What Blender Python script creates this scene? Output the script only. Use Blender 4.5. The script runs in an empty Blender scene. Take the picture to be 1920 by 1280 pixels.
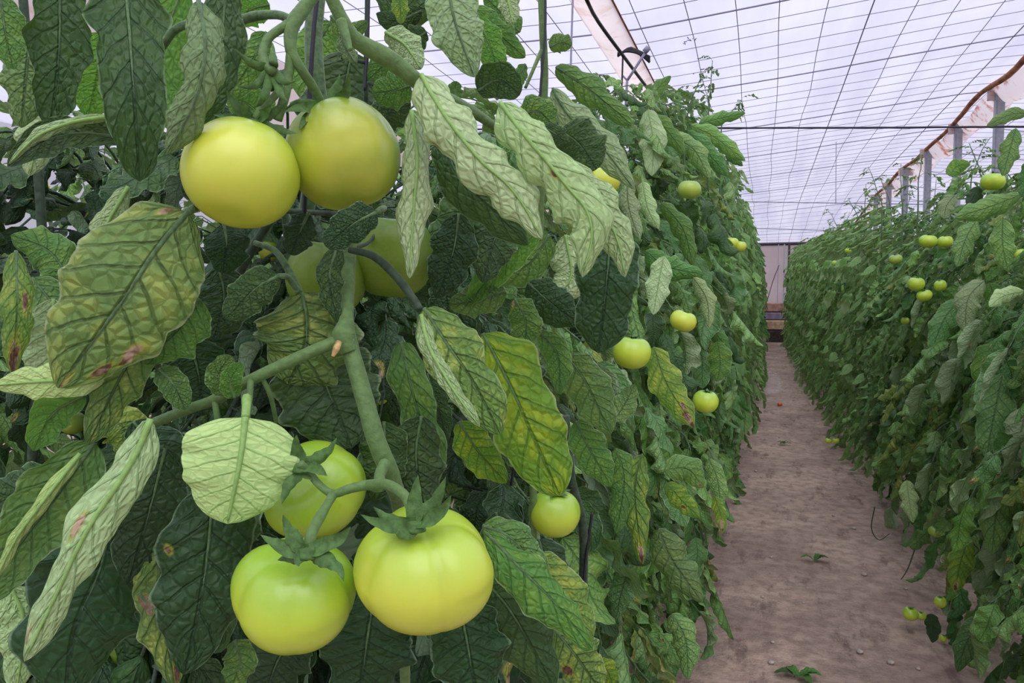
import bpy, math, random
import numpy as np
from mathutils import Vector, Matrix

# ------------------------------------------------------------------ camera, world, exposure
sc = bpy.context.scene
COL = sc.collection
F = 1387.0                      # focal length in pixels of the 1920 x 1280 frame
YAW = math.atan(470 / F)
PITCH = math.atan(80 / F)
CAM = np.array([0.0, 0.0, 1.4])
FW = np.array([-math.sin(YAW) * math.cos(PITCH), math.cos(YAW) * math.cos(PITCH), -math.sin(PITCH)])
RT = np.array([math.cos(YAW), math.sin(YAW), 0.0])
UP = np.cross(RT, FW)
cd = bpy.data.cameras.new('camera')
cam = bpy.data.objects.new('camera', cd)
COL.objects.link(cam)
cd.sensor_width = 36.0
cd.lens = F / 1920 * 36
cd.clip_start = 0.02
cd.clip_end = 200
cam.location = CAM
cam.rotation_euler = (math.pi / 2 - PITCH, 0, YAW)
sc.camera = cam

world = bpy.data.worlds.new('overcast_sky')
sc.world = world
world.use_nodes = True
wb = world.node_tree.nodes['Background']
_n, _l = world.node_tree.nodes, world.node_tree.links      # overcast sky, brighter overhead than at the horizon
_tc = _n.new('ShaderNodeTexCoord'); _sp = _n.new('ShaderNodeSeparateXYZ'); _mr = _n.new('ShaderNodeMapRange')
_l.new(_tc.outputs['Generated'], _sp.inputs[0]); _l.new(_sp.outputs[2], _mr.inputs[0])
_mr.inputs[1].default_value = 0.0; _mr.inputs[2].default_value = 0.85
_mr.inputs[3].default_value = 0.50; _mr.inputs[4].default_value = 3.0
_l.new(_mr.outputs[0], wb.inputs[1])
wb.inputs[0].default_value = (0.90, 0.89, 1.0, 1)
sun_d = bpy.data.lights.new('veiled_sun', 'SUN')
sun_d.energy = 4.2
sun_d.angle = math.radians(50)
sun_d.color = (1.0, 0.98, 0.93)
sun = bpy.data.objects.new('veiled_sun', sun_d)
COL.objects.link(sun)
sun.rotation_euler = (math.radians(34), math.radians(14), 0)

sc.view_settings.view_transform = 'Standard'
sc.view_settings.look = 'None'
sc.view_settings.gamma = 1
sc.view_settings.use_curve_mapping = False
sc.view_settings.exposure = -0.78
try:
    sc.cycles.max_bounces = 8
    sc.cycles.diffuse_bounces = 5
    sc.cycles.transmission_bounces = 6
    sc.cycles.use_denoising = True
except Exception:
    pass

rng = random.Random(7)


def at(x, y, d):
    """point of the place at depth d (metres from the lens plane) seen at a pixel of the photograph"""
    return CAM + d * (FW + RT * (x - 960) / F + UP * (640 - y) / F)


def onplane(x, y, ax, v):
    r = FW + RT * (x - 960) / F + UP * (640 - y) / F
    return CAM + r * ((v - CAM[ax]) / r[ax])


# ------------------------------------------------------------------ naming helpers
def tag(o, label=None, cat=None, group=None, kind=None):
    if label: o['label'] = label
    if cat: o['category'] = cat
    if group: o['group'] = group
    if kind: o['kind'] = kind
    return o


def empty(name, loc, label=None, cat=None, group=None):
    o = bpy.data.objects.new(name, None)
    COL.objects.link(o)
    o.location = loc
    o.empty_display_size = 0.05
    return tag(o, label, cat, group)


def copy_tree(o, parent=None):
    c = o.copy()
    COL.objects.link(c)
    c.parent = parent
    for ch in list(o.children):
        copy_tree(ch, c)
    return c


# ------------------------------------------------------------------ materials
def lin(r, g, b):
    f = lambda c: (c / 255 / 12.92) if c / 255 <= 0.04045 else ((c / 255 + 0.055) / 1.055) ** 2.4
    return (f(r), f(g), f(b), 1)


class NT:
    def __init__(s, name):
        s.m = bpy.data.materials.new(name)
        s.m.use_nodes = True
        s.t = s.m.node_tree
        s.t.nodes.clear()
        s.out = s.t.nodes.new('ShaderNodeOutputMaterial')

    def n(s, typ, **kw):
        nd = s.t.nodes.new('ShaderNode' + typ)
        for k, v in kw.items():
            if k.startswith('i_'):
                key = k[2:]
                key = int(key) if key.isdigit() else key.replace('_', ' ')
                s.set(nd.inputs[key], v)
            else:
                setattr(nd, k, v)
        return nd

    def set(s, inp, v):
        if isinstance(v, bpy.types.NodeSocket):
            s.t.links.new(v, inp)
        else:
            inp.default_value = v

    def math(s, op, a, b=None, c=None, clamp=False):
        nd = s.t.nodes.new('ShaderNodeMath')
        nd.operation = op
        nd.use_clamp = clamp
        s.set(nd.inputs[0], a)
        if b is not None: s.set(nd.inputs[1], b)
        if c is not None: s.set(nd.inputs[2], c)
        return nd.outputs[0]

    def mix(s, f, a, b):
        nd = s.t.nodes.new('ShaderNodeMix')
        nd.data_type = 'RGBA'
        s.set(nd.inputs[0], f)
        s.set(nd.inputs[6], a)
        s.set(nd.inputs[7], b)
        return nd.outputs[2]

    def ramp(s, v, lo, hi):
        nd = s.t.nodes.new('ShaderNodeMapRange')
        nd.interpolation_type = 'SMOOTHSTEP'
        s.set(nd.inputs[0], v)
        nd.inputs[1].default_value = lo
        nd.inputs[2].default_value = hi
        return nd.outputs[0]

    def noise(s, vec, scale, detail=3, rough=0.5):
        nd = s.t.nodes.new('ShaderNodeTexNoise')
        if vec is not None: s.set(nd.inputs['Vector'], vec)
        nd.inputs['Scale'].default_value = scale
        nd.inputs['Detail'].default_value = detail
        nd.inputs['Roughness'].default_value = rough
        return nd.outputs[0]

    def bsdf(s, color, rough=0.5, spec=0.5, **kw):
        nd = s.t.nodes.new('ShaderNodeBsdfPrincipled')
        s.set(nd.inputs['Base Color'], color)
        s.set(nd.inputs['Roughness'], rough)
        s.set(nd.inputs['Specular IOR Level'], spec)
        for k, v in kw.items():
            s.set(nd.inputs[k], v)
        return nd

    def finish(s, sh):
        s.t.links.new(sh, s.out.inputs[0])
        return s.m


def simple(name, col, rough=0.6, spec=0.4, bump=0.0, bscale=40, var=0.0, metallic=0.0, sheen=0.0):
    k = NT(name)
    tc = k.n('TexCoord').outputs['Object']
    c = col
    nz = k.noise(tc, bscale, 4)
    if var:
        c = k.mix(k.ramp(nz, 0.3, 0.7), tuple(x * (1 - var) for x in col[:3]) + (1,), tuple(min(1, x * (1 + var)) for x in col[:3]) + (1,))
    b = k.bsdf(c, rough, spec, Metallic=metallic)
    if sheen:
        b.inputs['Sheen Weight'].default_value = sheen
        b.inputs['Sheen Roughness'].default_value = 0.4
        b.inputs['Sheen Tint'].default_value = (0.75, 0.85, 0.7, 1)
    if bump:
        bm_ = k.n('Bump', i_Strength=bump, i_Distance=0.002, i_Height=nz)
        k.set(b.inputs['Normal'], bm_.outputs[0])
    return k.finish(b.outputs[0])


def leaf_mat(name, inter, vein, yellow, under, yamt=0.3, rough=0.5, trans=0.25, bump=1.0, nv=7.0, uvein=None, detail=True, darkvein=0.7, tvar=0.12):
    """green blade with dark vein net on its upper side and a paler underside"""
    k = NT(name)
    uv = k.n('UVMap').outputs[0]
    sep = k.n('SeparateXYZ', i_0=uv)
    u, v = sep.outputs[0], sep.outputs[1]
    tc = k.n('TexCoord').outputs['Object']
    oi = k.n('ObjectInfo').outputs['Random']
    v0 = k.math('SUBTRACT', v, 0.5)
    a = k.math('ABSOLUTE', k.math('MULTIPLY', v0, 2.0))
    side = k.math('MULTIPLY', k.math('SIGN', v0), 0.21)
    nz = k.noise(uv, 3.0, 3)
    nzc = k.math('SUBTRACT', nz, 0.5)
    s1 = k.math('MULTIPLY', k.math('SUBTRACT', u, k.math('MULTIPLY', a, 0.22)), nv)
    s1 = k.math('ADD', k.math('ADD', s1, side), k.math('MULTIPLY', nzc, 0.55))
    fr = k.math('ABSOLUTE', k.math('SUBTRACT', k.math('FRACT', k.math('ADD', s1, 50.0)), 0.5))   # 0 on a vein
    lat = k.math('SUBTRACT', 1.0, k.ramp(fr, 0.02, 0.10))
    lat = k.math('MULTIPLY', lat, k.math('SUBTRACT', 1.0, k.math('MULTIPLY', a, 0.35)))
    mid = k.math('SUBTRACT', 1.0, k.ramp(a, 0.02, 0.07))
    vv = k.n('CombineXYZ')
    k.set(vv.inputs[0], k.math('MULTIPLY', u, 2.0))
    k.set(vv.inputs[1], k.math('ADD', v, k.math('MULTIPLY', oi, 7.0)))
    k.set(vv.inputs[2], oi)
    vo = k.n('TexVoronoi', feature='DISTANCE_TO_EDGE', i_Vector=vv.outputs[0], i_Scale=8.5)
    cell = vo.outputs['Distance']
    net = k.math('SUBTRACT', 1.0, k.ramp(cell, 0.0, 0.10))
    veins = k.math('MAXIMUM', k.math('MAXIMUM', lat, mid), k.math('MULTIPLY', net, 0.5))
    # colour of the upper side
    blot = k.ramp(k.noise(vv.outputs[0], 2.2, 3), 0.42, 0.62)
    away = k.ramp(fr, 0.05, 0.45)
    yf = k.math('MULTIPLY', k.math('MULTIPLY', blot, k.math('ADD', 0.35, k.math('MULTIPLY', away, 0.65))), yamt)
    top = k.mix(yf, inter, yellow)
    tn = k.n('Attribute', attribute_name='tone').outputs['Fac']
    vary = k.math('ADD', 1.0 - tvar, k.math('ADD', k.math('MULTIPLY', oi, 0.3 * tvar), k.math('MULTIPLY', tn, 1.7 * tvar)))
    sat = k.math('ADD', 0.88, k.math('MULTIPLY', k.math('FRACT', k.math('MULTIPLY', tn, 7.3)), 0.16))
    hue = k.math('ADD', 0.487, k.math('MULTIPLY', k.math('FRACT', k.math('MULTIPLY', tn, 3.7)), 0.018))
    top = k.mix(k.math('MULTIPLY', veins, darkvein), top, vein)
    fine = k.noise(tc, 260, 2)
    top = k.mix(k.math('MULTIPLY', fine, 0.18), top, yellow)
    und = k.mix(k.math('MULTIPLY', veins, 0.62), under, uvein or tuple(x * 0.62 for x in under[:3]) + (1,))
    und = k.mix(k.math('MULTIPLY', yf, 0.3), und, yellow)
    rim = k.ramp(a, 0.93, 0.985)
    top = k.mix(k.math('MULTIPLY', rim, 0.65), top, under)
    geo = k.n('NewGeometry')
    col = k.mix(geo.outputs['Backfacing'], top, und)
    hsv = k.n('HueSaturation', i_Color=col, i_Value=vary, i_Saturation=sat, i_Hue=hue)
    col = hsv.outputs[0]
    # scorched patches
    at_ = k.n('Attribute', attribute_name='burn')
    bn = k.noise(tc, 90, 4, 0.6)
    bm = k.ramp(k.math('ADD', at_.outputs['Fac'], k.math('MULTIPLY', k.math('SUBTRACT', bn, 0.5), 0.9)), 0.42, 0.55)
    bn2 = k.ramp(k.noise(tc, 60, 3), 0.4, 0.62)
    bcol = k.mix(bn2, lin(112, 80, 64), lin(206, 180, 152))
    halo = k.ramp(k.math('ADD', at_.outputs['Fac'], k.math('MULTIPLY', k.math('SUBTRACT', bn, 0.5), 0.5)), 0.12, 0.45)
    col = k.mix(k.math('MULTIPLY', halo, 0.65), col, lin(176, 176, 62))
    col = k.mix(bm, col, bcol)
    col = k.n('BrightContrast', i_Color=col, i_Bright=0.0, i_Contrast=0.0).outputs[0]
    b = k.bsdf(col, k.math('ADD', rough, k.math('MULTIPLY', geo.outputs['Backfacing'], 0.25)), k.math('SUBTRACT', 0.3, k.math('MULTIPLY', geo.outputs['Backfacing'], 0.2)))
    if detail:
        bulge = k.math('SINE', k.math('MULTIPLY', k.math('FRACT', k.math('ADD', s1, 50.0)), math.pi))
        h = k.math('ADD', k.math('MULTIPLY', k.ramp(cell, 0.0, 0.32), 0.55), k.math('MULTIPLY', lat, -0.55))
        h = k.math('ADD', h, k.math('MULTIPLY', mid, -0.7))
        h = k.math('ADD', h, k.math('MULTIPLY', fine, 0.12))
        bp = k.n('Bump', i_Strength=0.8, i_Distance=0.0022 * bump, i_Height=h)
        k.set(b.inputs['Normal'], bp.outputs[0])
    tr = k.n('BsdfTranslucent')
    tcol = k.mix(0.5, top, lin(128, 176, 62))
    k.set(tr.inputs[0], k.mix(bm, tcol, bcol))
    mx = k.n('MixShader')
    mx.inputs[0].default_value = trans
    k.t.links.new(b.outputs[0], mx.inputs[1])
    k.t.links.new(tr.outputs[0], mx.inputs[2])
    return k.finish(mx.outputs[0])


M = {}
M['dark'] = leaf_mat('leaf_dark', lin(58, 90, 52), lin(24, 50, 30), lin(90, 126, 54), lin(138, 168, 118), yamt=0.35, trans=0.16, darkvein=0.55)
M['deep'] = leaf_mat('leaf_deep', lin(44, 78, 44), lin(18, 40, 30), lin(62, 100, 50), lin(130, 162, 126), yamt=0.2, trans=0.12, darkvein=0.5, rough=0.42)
M['mid'] = leaf_mat('leaf_mid', lin(92, 142, 68), lin(44, 84, 42), lin(136, 172, 66), lin(172, 200, 150), yamt=0.5, trans=0.28)
M['fresh'] = leaf_mat('leaf_fresh', lin(96, 158, 62), lin(66, 122, 52), lin(140, 190, 66), lin(176, 210, 146), yamt=0.4, trans=0.4, darkvein=0.5)
M['mottled'] = leaf_mat('leaf_mottled', lin(96, 142, 66), lin(30, 64, 36), lin(170, 194, 76), lin(168, 186, 140), yamt=0.75, trans=0.22, darkvein=0.85, bump=1.3)
M['yellow'] = leaf_mat('leaf_yellowing', lin(108, 158, 56), lin(50, 98, 40), lin(174, 198, 56), lin(180, 200, 130), yamt=0.8, trans=0.35)
M['pale'] = leaf_mat('leaf_pale', lin(80, 128, 66), lin(44, 84, 46), lin(120, 160, 70), lin(186, 216, 154), yamt=0.3, trans=0.15, bump=1.0, uvein=lin(124, 166, 98))
M['lime'] = leaf_mat('leaf_lime', lin(90, 140, 60), lin(50, 90, 40), lin(150, 180, 80), lin(194, 230, 138), yamt=0.2, trans=0.15, bump=0.45, uvein=lin(116, 176, 76))
M['row'] = leaf_mat('leaf_row', lin(104, 152, 80), lin(46, 88, 46), lin(146, 180, 82), lin(164, 190, 138), yamt=0.45, trans=0.2, rough=0.40, bump=1.3, tvar=0.42)
M['row2'] = leaf_mat('leaf_row_dark', lin(78, 128, 64), lin(34, 74, 38), lin(112, 154, 76), lin(146, 174, 128), yamt=0.3, trans=0.16, rough=0.36, bump=1.3, tvar=0.42)
M['rowy'] = leaf_mat('leaf_row_yellowing', lin(112, 152, 66), lin(58, 100, 44), lin(186, 190, 70), lin(180, 196, 140), yamt=0.8, trans=0.3, tvar=0.3)
M['stem'] = simple('stem_green', lin(98, 128, 74), 0.6, 0.3, 0.5, 220, 0.14, sheen=0.2)
M['rib'] = simple('pale_midrib', lin(146, 184, 106), 0.6, 0.2, 0.4, 220, 0.1)
M['stem2'] = simple('stem_dull_green', lin(84, 112, 72), 0.65, 0.3, 0.6, 220, 0.3, sheen=0.4)  # darker, duller green for hedge stems, shoots and leaf stalks
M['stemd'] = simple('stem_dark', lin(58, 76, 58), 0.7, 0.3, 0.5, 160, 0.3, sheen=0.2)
M['sepal'] = simple('sepal_green', lin(78, 112, 56), 0.6, 0.3, 0.5, 240, 0.25, sheen=0.12)
M['string'] = simple('black_string', lin(28, 26, 38), 0.45, 0.5)
M['dry'] = simple('dry_stub', lin(190, 160, 110), 0.8, 0.2, 0.5, 200, 0.4)
M['wire'] = simple('wire_grey', lin(150, 148, 172), 0.6, 0.3)
M['wire_dark'] = simple('wire_dark', lin(60, 56, 66), 0.6, 0.3)
M['steel'] = simple('galvanised_steel', lin(150, 154, 166), 0.5, 0.5, 0.2, 30, 0.12)
M['petal'] = simple('petal_yellow', lin(240, 214, 40), 0.5, 0.3)
M['pebble'] = simple('pebble', lin(176, 164, 156), 0.7, 0.3, 0.3, 80, 0.3)
M['wood'] = simple('weathered_boards', lin(150, 118, 104), 0.8, 0.2, 0.5, 6, 0.35)
M['sheet'] = simple('grey_sheet', lin(120, 112, 128), 0.6, 0.3, 0.4, 5, 0.25)
M['tan'] = simple('tan_sacking', lin(176, 150, 124), 0.8, 0.2, 0.5, 8, 0.3)
M['earth'] = simple('dark_earth', lin(62, 52, 52), 0.9, 0.1, 0.7, 10, 0.3)


def tomato_mat(name, body, side, shoulder):
    k = NT(name)
    tc = k.n('TexCoord').outputs['Object']
    at_ = k.n('Attribute', attribute_name='high').outputs['Fac']
    nz = k.noise(tc, 22, 2)
    big = k.ramp(k.math('ADD', nz, k.math('MULTIPLY', k.math('SUBTRACT', k.noise(tc, 9, 1), 0.5), 0.7)), 0.3, 0.72)
    c = k.mix(big, side, body)
    sh = k.ramp(k.math('ADD', at_, k.math('MULTIPLY', k.math('SUBTRACT', nz, 0.5), 0.35)), 0.55, 1.0)
    c = k.mix(k.math('MULTIPLY', sh, 0.75), c, shoulder)
    fine = k.noise(tc, 320, 2)
    c = k.mix(k.math('MULTIPLY', fine, 0.10), c, lin(236, 236, 150))
    b = k.bsdf(c, 0.34, 0.6)
    b.inputs['Coat Weight'].default_value = 0.35
    b.inputs['Coat Roughness'].default_value = 0.28
    b.inputs['Subsurface Weight'].default_value = 0.2
    b.inputs['Subsurface Radius'].default_value = (0.010, 0.014, 0.003)
    b.inputs['Subsurface Scale'].default_value = 0.6
    bp = k.n('Bump', i_Strength=0.12, i_Distance=0.0006, i_Height=fine)
    k.set(b.inputs['Normal'], bp.outputs[0])
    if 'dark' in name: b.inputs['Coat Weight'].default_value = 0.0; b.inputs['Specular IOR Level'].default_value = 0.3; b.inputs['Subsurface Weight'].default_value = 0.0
    return k.finish(b.outputs[0])


M['tom_a'] = tomato_mat('tomato_lime', lin(200, 224, 58), lin(164, 206, 44), lin(130, 180, 40))
M['tom_b'] = tomato_mat('tomato_olive', lin(196, 204, 60), lin(136, 170, 44), lin(100, 148, 42))
M['tom_c'] = tomato_mat('tomato_green', lin(174, 202, 72), lin(138, 178, 56), lin(100, 146, 50))
M['tom_y'] = tomato_mat('tomato_yellowish', lin(216, 226, 72), lin(192, 214, 58), lin(156, 198, 50))
M['tom_shade'] = tomato_mat('tomato_dark_shade', lin(118, 150, 44), lin(92, 128, 38), lin(66, 104, 34))  # shade under the leaves put into a darker fruit green
M['tom_r'] = tomato_mat('tomato_red', lin(214, 70, 40), lin(206, 60, 36), lin(214, 96, 46))


def film_mat(name, col, tint, stain=None, amt=0.0, clear=0.0):
    k = NT(name)
    pos = k.n('TexCoord').outputs['Object']
    mp = k.n('Mapping', i_Vector=pos)
    mp.inputs['Scale'].default_value = (1.6, 0.12, 1)
    st = k.ramp(k.noise(mp.outputs[0], 1.6, 3), 0.35, 0.7)
    c = k.mix(k.math('MULTIPLY', st, 0.5), col, tint)
    c = k.mix(k.math('MULTIPLY', k.ramp(k.noise(pos, 0.9, 4), 0.4, 0.7), 0.35), c, tint)
    if stain:
        m = k.ramp(k.noise(pos, 4.0, 5, 0.65), 0.5, 0.66)
        c = k.mix(k.math('MULTIPLY', m, amt), c, stain)
    tr = k.n('BsdfTranslucent')
    k.set(tr.inputs[0], c)
    df = k.n('BsdfDiffuse')
    k.set(df.inputs[0], c)
    mx = k.n('MixShader')
    mx.inputs[0].default_value = 0.22
    k.t.links.new(tr.outputs[0], mx.inputs[1])
    k.t.links.new(df.outputs[0], mx.inputs[2])
    # thin film also lets part of the light straight through
    tp = k.n('BsdfTransparent')
    m2 = k.n('MixShader')
    m2.inputs[0].default_value = clear
    k.t.links.new(mx.outputs[0], m2.inputs[1])
    k.t.links.new(tp.outputs[0], m2.inputs[2])
    return k.finish(m2.outputs[0])


M['film'] = film_mat('roof_film', (0.70, 0.70, 0.84, 1), (0.42, 0.42, 0.60, 1), clear=0.43)
M['film_wall'] = film_mat('wall_film', (0.78, 0.78, 0.84, 1), (0.68, 0.66, 0.72, 1))
M['film_pink'] = film_mat('end_wall_film', (0.62, 0.5, 0.5, 1), (0.5, 0.4, 0.42, 1))
M['film_peach'] = film_mat('valley_film', (0.93, 0.84, 0.80, 1), (0.86, 0.76, 0.72, 1), lin(206, 150, 104), 0.35)
M['film_rust'] = film_mat('torn_rusty_film', (0.84, 0.78, 0.78, 1), (0.76, 0.68, 0.68, 1), lin(176, 92, 52), 0.85)
M['pole'] = simple('rusty_pole', lin(150, 100, 74), 0.8, 0.2, 0.5, 6, 0.45)


def soil_mat():
    k = NT('packed_soil')
    pos = k.n('TexCoord').outputs['Object']
    n1 = k.ramp(k.noise(pos, 1.3, 5, 0.6), 0.3, 0.7)
    n2 = k.ramp(k.noise(pos, 14, 5, 0.65), 0.35, 0.7)
    c = k.mix(n1, lin(156, 134, 122), lin(200, 176, 158))
    c = k.mix(k.math('MULTIPLY', n2, 0.6), c, lin(112, 92, 84))
    # dark trodden blotches and stripes along the path
    mp = k.n('Mapping', i_Vector=pos)
    mp.inputs['Scale'].default_value = (5.0, 1.4, 1)
    bl = k.ramp(k.noise(mp.outputs[0], 1.6, 6, 0.7), 0.53, 0.66)
    c = k.mix(k.math('MULTIPLY', bl, 0.6), c, lin(92, 70, 68))
    vo = k.n('TexVoronoi', i_Vector=pos, i_Scale=38.0)
    sp = k.math('SUBTRACT', 1.0, k.ramp(vo.outputs['Distance'], 0.08, 0.16))
    sp = k.math('MULTIPLY', sp, k.ramp(k.noise(pos, 3.1, 2), 0.42, 0.52))
    c = k.mix(k.math('MULTIPLY', sp, 0.7), c, lin(198, 186, 176))
    # damp spot far down the path
    sepp = k.n('SeparateXYZ', i_0=pos)
    dx = k.math('DIVIDE', k.math('SUBTRACT', sepp.outputs[0], 0.12), 0.3)
    dy = k.math('DIVIDE', k.math('SUBTRACT', sepp.outputs[1], 13.5), 3.4)
    dd = k.math('ADD', k.math('POWER', dx, 2.0), k.math('POWER', dy, 2.0))
    wet = k.math('SUBTRACT', 1.0, k.ramp(k.math('ADD', dd, k.math('MULTIPLY', k.noise(pos, 3.0, 4), 1.4)), 0.9, 1.3))
    r = k.math('SUBTRACT', 0.75, k.math('MULTIPLY', wet, 0.6))
    b = k.bsdf(c, r, k.math('ADD', 0.25, k.math('MULTIPLY', wet, 0.6)))
    h = k.math('ADD', k.math('MULTIPLY', n2, 0.6), k.noise(pos, 60, 4))
    h = k.math('ADD', h, sp)
    k.set(b.inputs['Normal'], k.n('Bump', i_Strength=k.math('SUBTRACT', 0.7, k.math('MULTIPLY', wet, 0.6)), i_Distance=0.012, i_Height=h).outputs[0])
    return k.finish(b.outputs[0])


M['soil'] = soil_mat()


# ------------------------------------------------------------------ mesh accumulation
class MB:
    def __init__(s):
        s.v, s.f, s.uv, s.burn, s.mi, s.nv = [], [], [], [], [], 0
        s.tone = []

    def add(s, v, f, uv=None, burn=None, mi=0, tone=0.5):
        n = len(v)
        s.v.append(np.asarray(v, float))
        s.f.extend([tuple(i + s.nv for i in q) for q in f])
        s.mi.extend([mi] * len(f))
        s.uv.append(np.asarray(uv, float) if uv is not None else np.zeros((n, 2)))
        s.burn.append(np.asarray(burn, float) if burn is not None else np.zeros(n))
        s.tone.append(np.full(n, tone) if np.isscalar(tone) else tone)
        s.nv += n

    def build(s, name, mats, parent=None, smooth=True, loc=None, attr='burn'):
        V = np.concatenate(s.v)
        if loc is not None:
            V = V - np.asarray(loc)
        me = bpy.data.meshes.new(name)
        me.from_pydata(V.tolist(), [], s.f)
        if not isinstance(mats, (list, tuple)): mats = [mats]
        for m in mats: me.materials.append(m)
        U = np.concatenate(s.uv)
        li = np.zeros(len(me.loops), dtype=np.int32)
        me.loops.foreach_get('vertex_index', li)
        ul = me.uv_layers.new(name='UVMap')
        ul.data.foreach_set('uv', U[li].astype(np.float32).ravel())
        B = np.concatenate(s.burn)
        if B.any():
            a = me.attributes.new(attr, 'FLOAT', 'POINT')
            a.data.foreach_set('value', B.astype(np.float32))
        if len(s.uv) and attr == 'burn':
            a = me.attributes.new('tone', 'FLOAT', 'POINT')
            a.data.foreach_set('value', np.concatenate(s.tone).astype(np.float32))
        me.polygons.foreach_set('material_index', np.array(s.mi, dtype=np.int32))
        if smooth: me.polygons.foreach_set('use_smooth', np.ones(len(me.polygons), dtype=bool))
        me.update()
        o = bpy.data.objects.new(name, me)
        COL.objects.link(o)
        if loc is not None: o.location = loc
        if parent is not None: o.parent = parent
        return o


def spline(P, n):
    P = np.asarray(P, float)
    if len(P) == 2:
        t = np.linspace(0, 1, n)[:, None]
        return P[0] * (1 - t) + P[1] * t
    Q = np.vstack([2 * P[0] - P[1], P, 2 * P[-1] - P[-2]])
    seg = np.linalg.norm(np.diff(P, axis=0), axis=1)
    cum = np.concatenate([[0], np.cumsum(seg)])
    out = []
    for s in np.linspace(0, cum[-1], n):
        i = min(max(np.searchsorted(cum, s, side='right') - 1, 0), len(P) - 2)
        t = (s - cum[i]) / max(seg[i], 1e-9)
        a, b, c, d = Q[i], Q[i + 1], Q[i + 2], Q[i + 3]
        out.append(0.5 * ((2 * b) + (c - a) * t + (2 * a - 5 * b + 4 * c - d) * t * t + (3 * b - a - 3 * c + d) * t ** 3))
    return np.array(out)


def tube(mb, P, R, n=None, seg=8, mi=0, wob=0.0, seed=0):
    n = n or max(2, 6 * (len(P) - 1))
    C = spline(P, n)
    R = np.interp(np.linspace(0, 1, n), np.linspace(0, 1, len(R)), R) if hasattr(R, '__len__') else np.full(n, R)
    T = np.gradient(C, axis=0)
    T /= np.linalg.norm(T, axis=1)[:, None] + 1e-12
    ref = np.array([0, 0, 1.0]) if abs(T[0][2]) < 0.9 else np.array([1.0, 0, 0])
    A = np.cross(T[0], ref); A /= np.linalg.norm(A)
    vs = []
    r_ = random.Random(seed)
    for i in range(n):
        A = A - T[i] * (A @ T[i]); A /= np.linalg.norm(A) + 1e-12
        B = np.cross(T[i], A)
        for j in range(seg):
            th = 2 * math.pi * j / seg
            rr = R[i] * (1 + (r_.uniform(-wob, wob) if wob else 0))
            vs.append(C[i] + (A * math.cos(th) + B * math.sin(th)) * rr)
    fs = []
    for i in range(n - 1):
        for j in range(seg):
            k2 = (j + 1) % seg
            fs.append((i * seg + j, i * seg + k2, (i + 1) * seg + k2, (i + 1) * seg + j))
    fs.append(tuple(reversed(range(seg))))
    fs.append(tuple((n - 1) * seg + j for j in range(seg)))
    mb.add(vs, fs, mi=mi)


def box(mb, lo, hi, mi=0):
    x0, y0, z0 = lo; x1, y1, z1 = hi
    v = [(x0, y0, z0), (x1, y0, z0), (x1, y1, z0), (x0, y1, z0), (x0, y0, z1), (x1, y0, z1), (x1, y1, z1), (x0, y1, z1)]
    mb.add(v, [(3, 2, 1, 0), (4, 5, 6, 7), (0, 1, 5, 4), (1, 2, 6, 5), (2, 3, 7, 6), (3, 0, 4, 7)], mi=mi)


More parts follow.
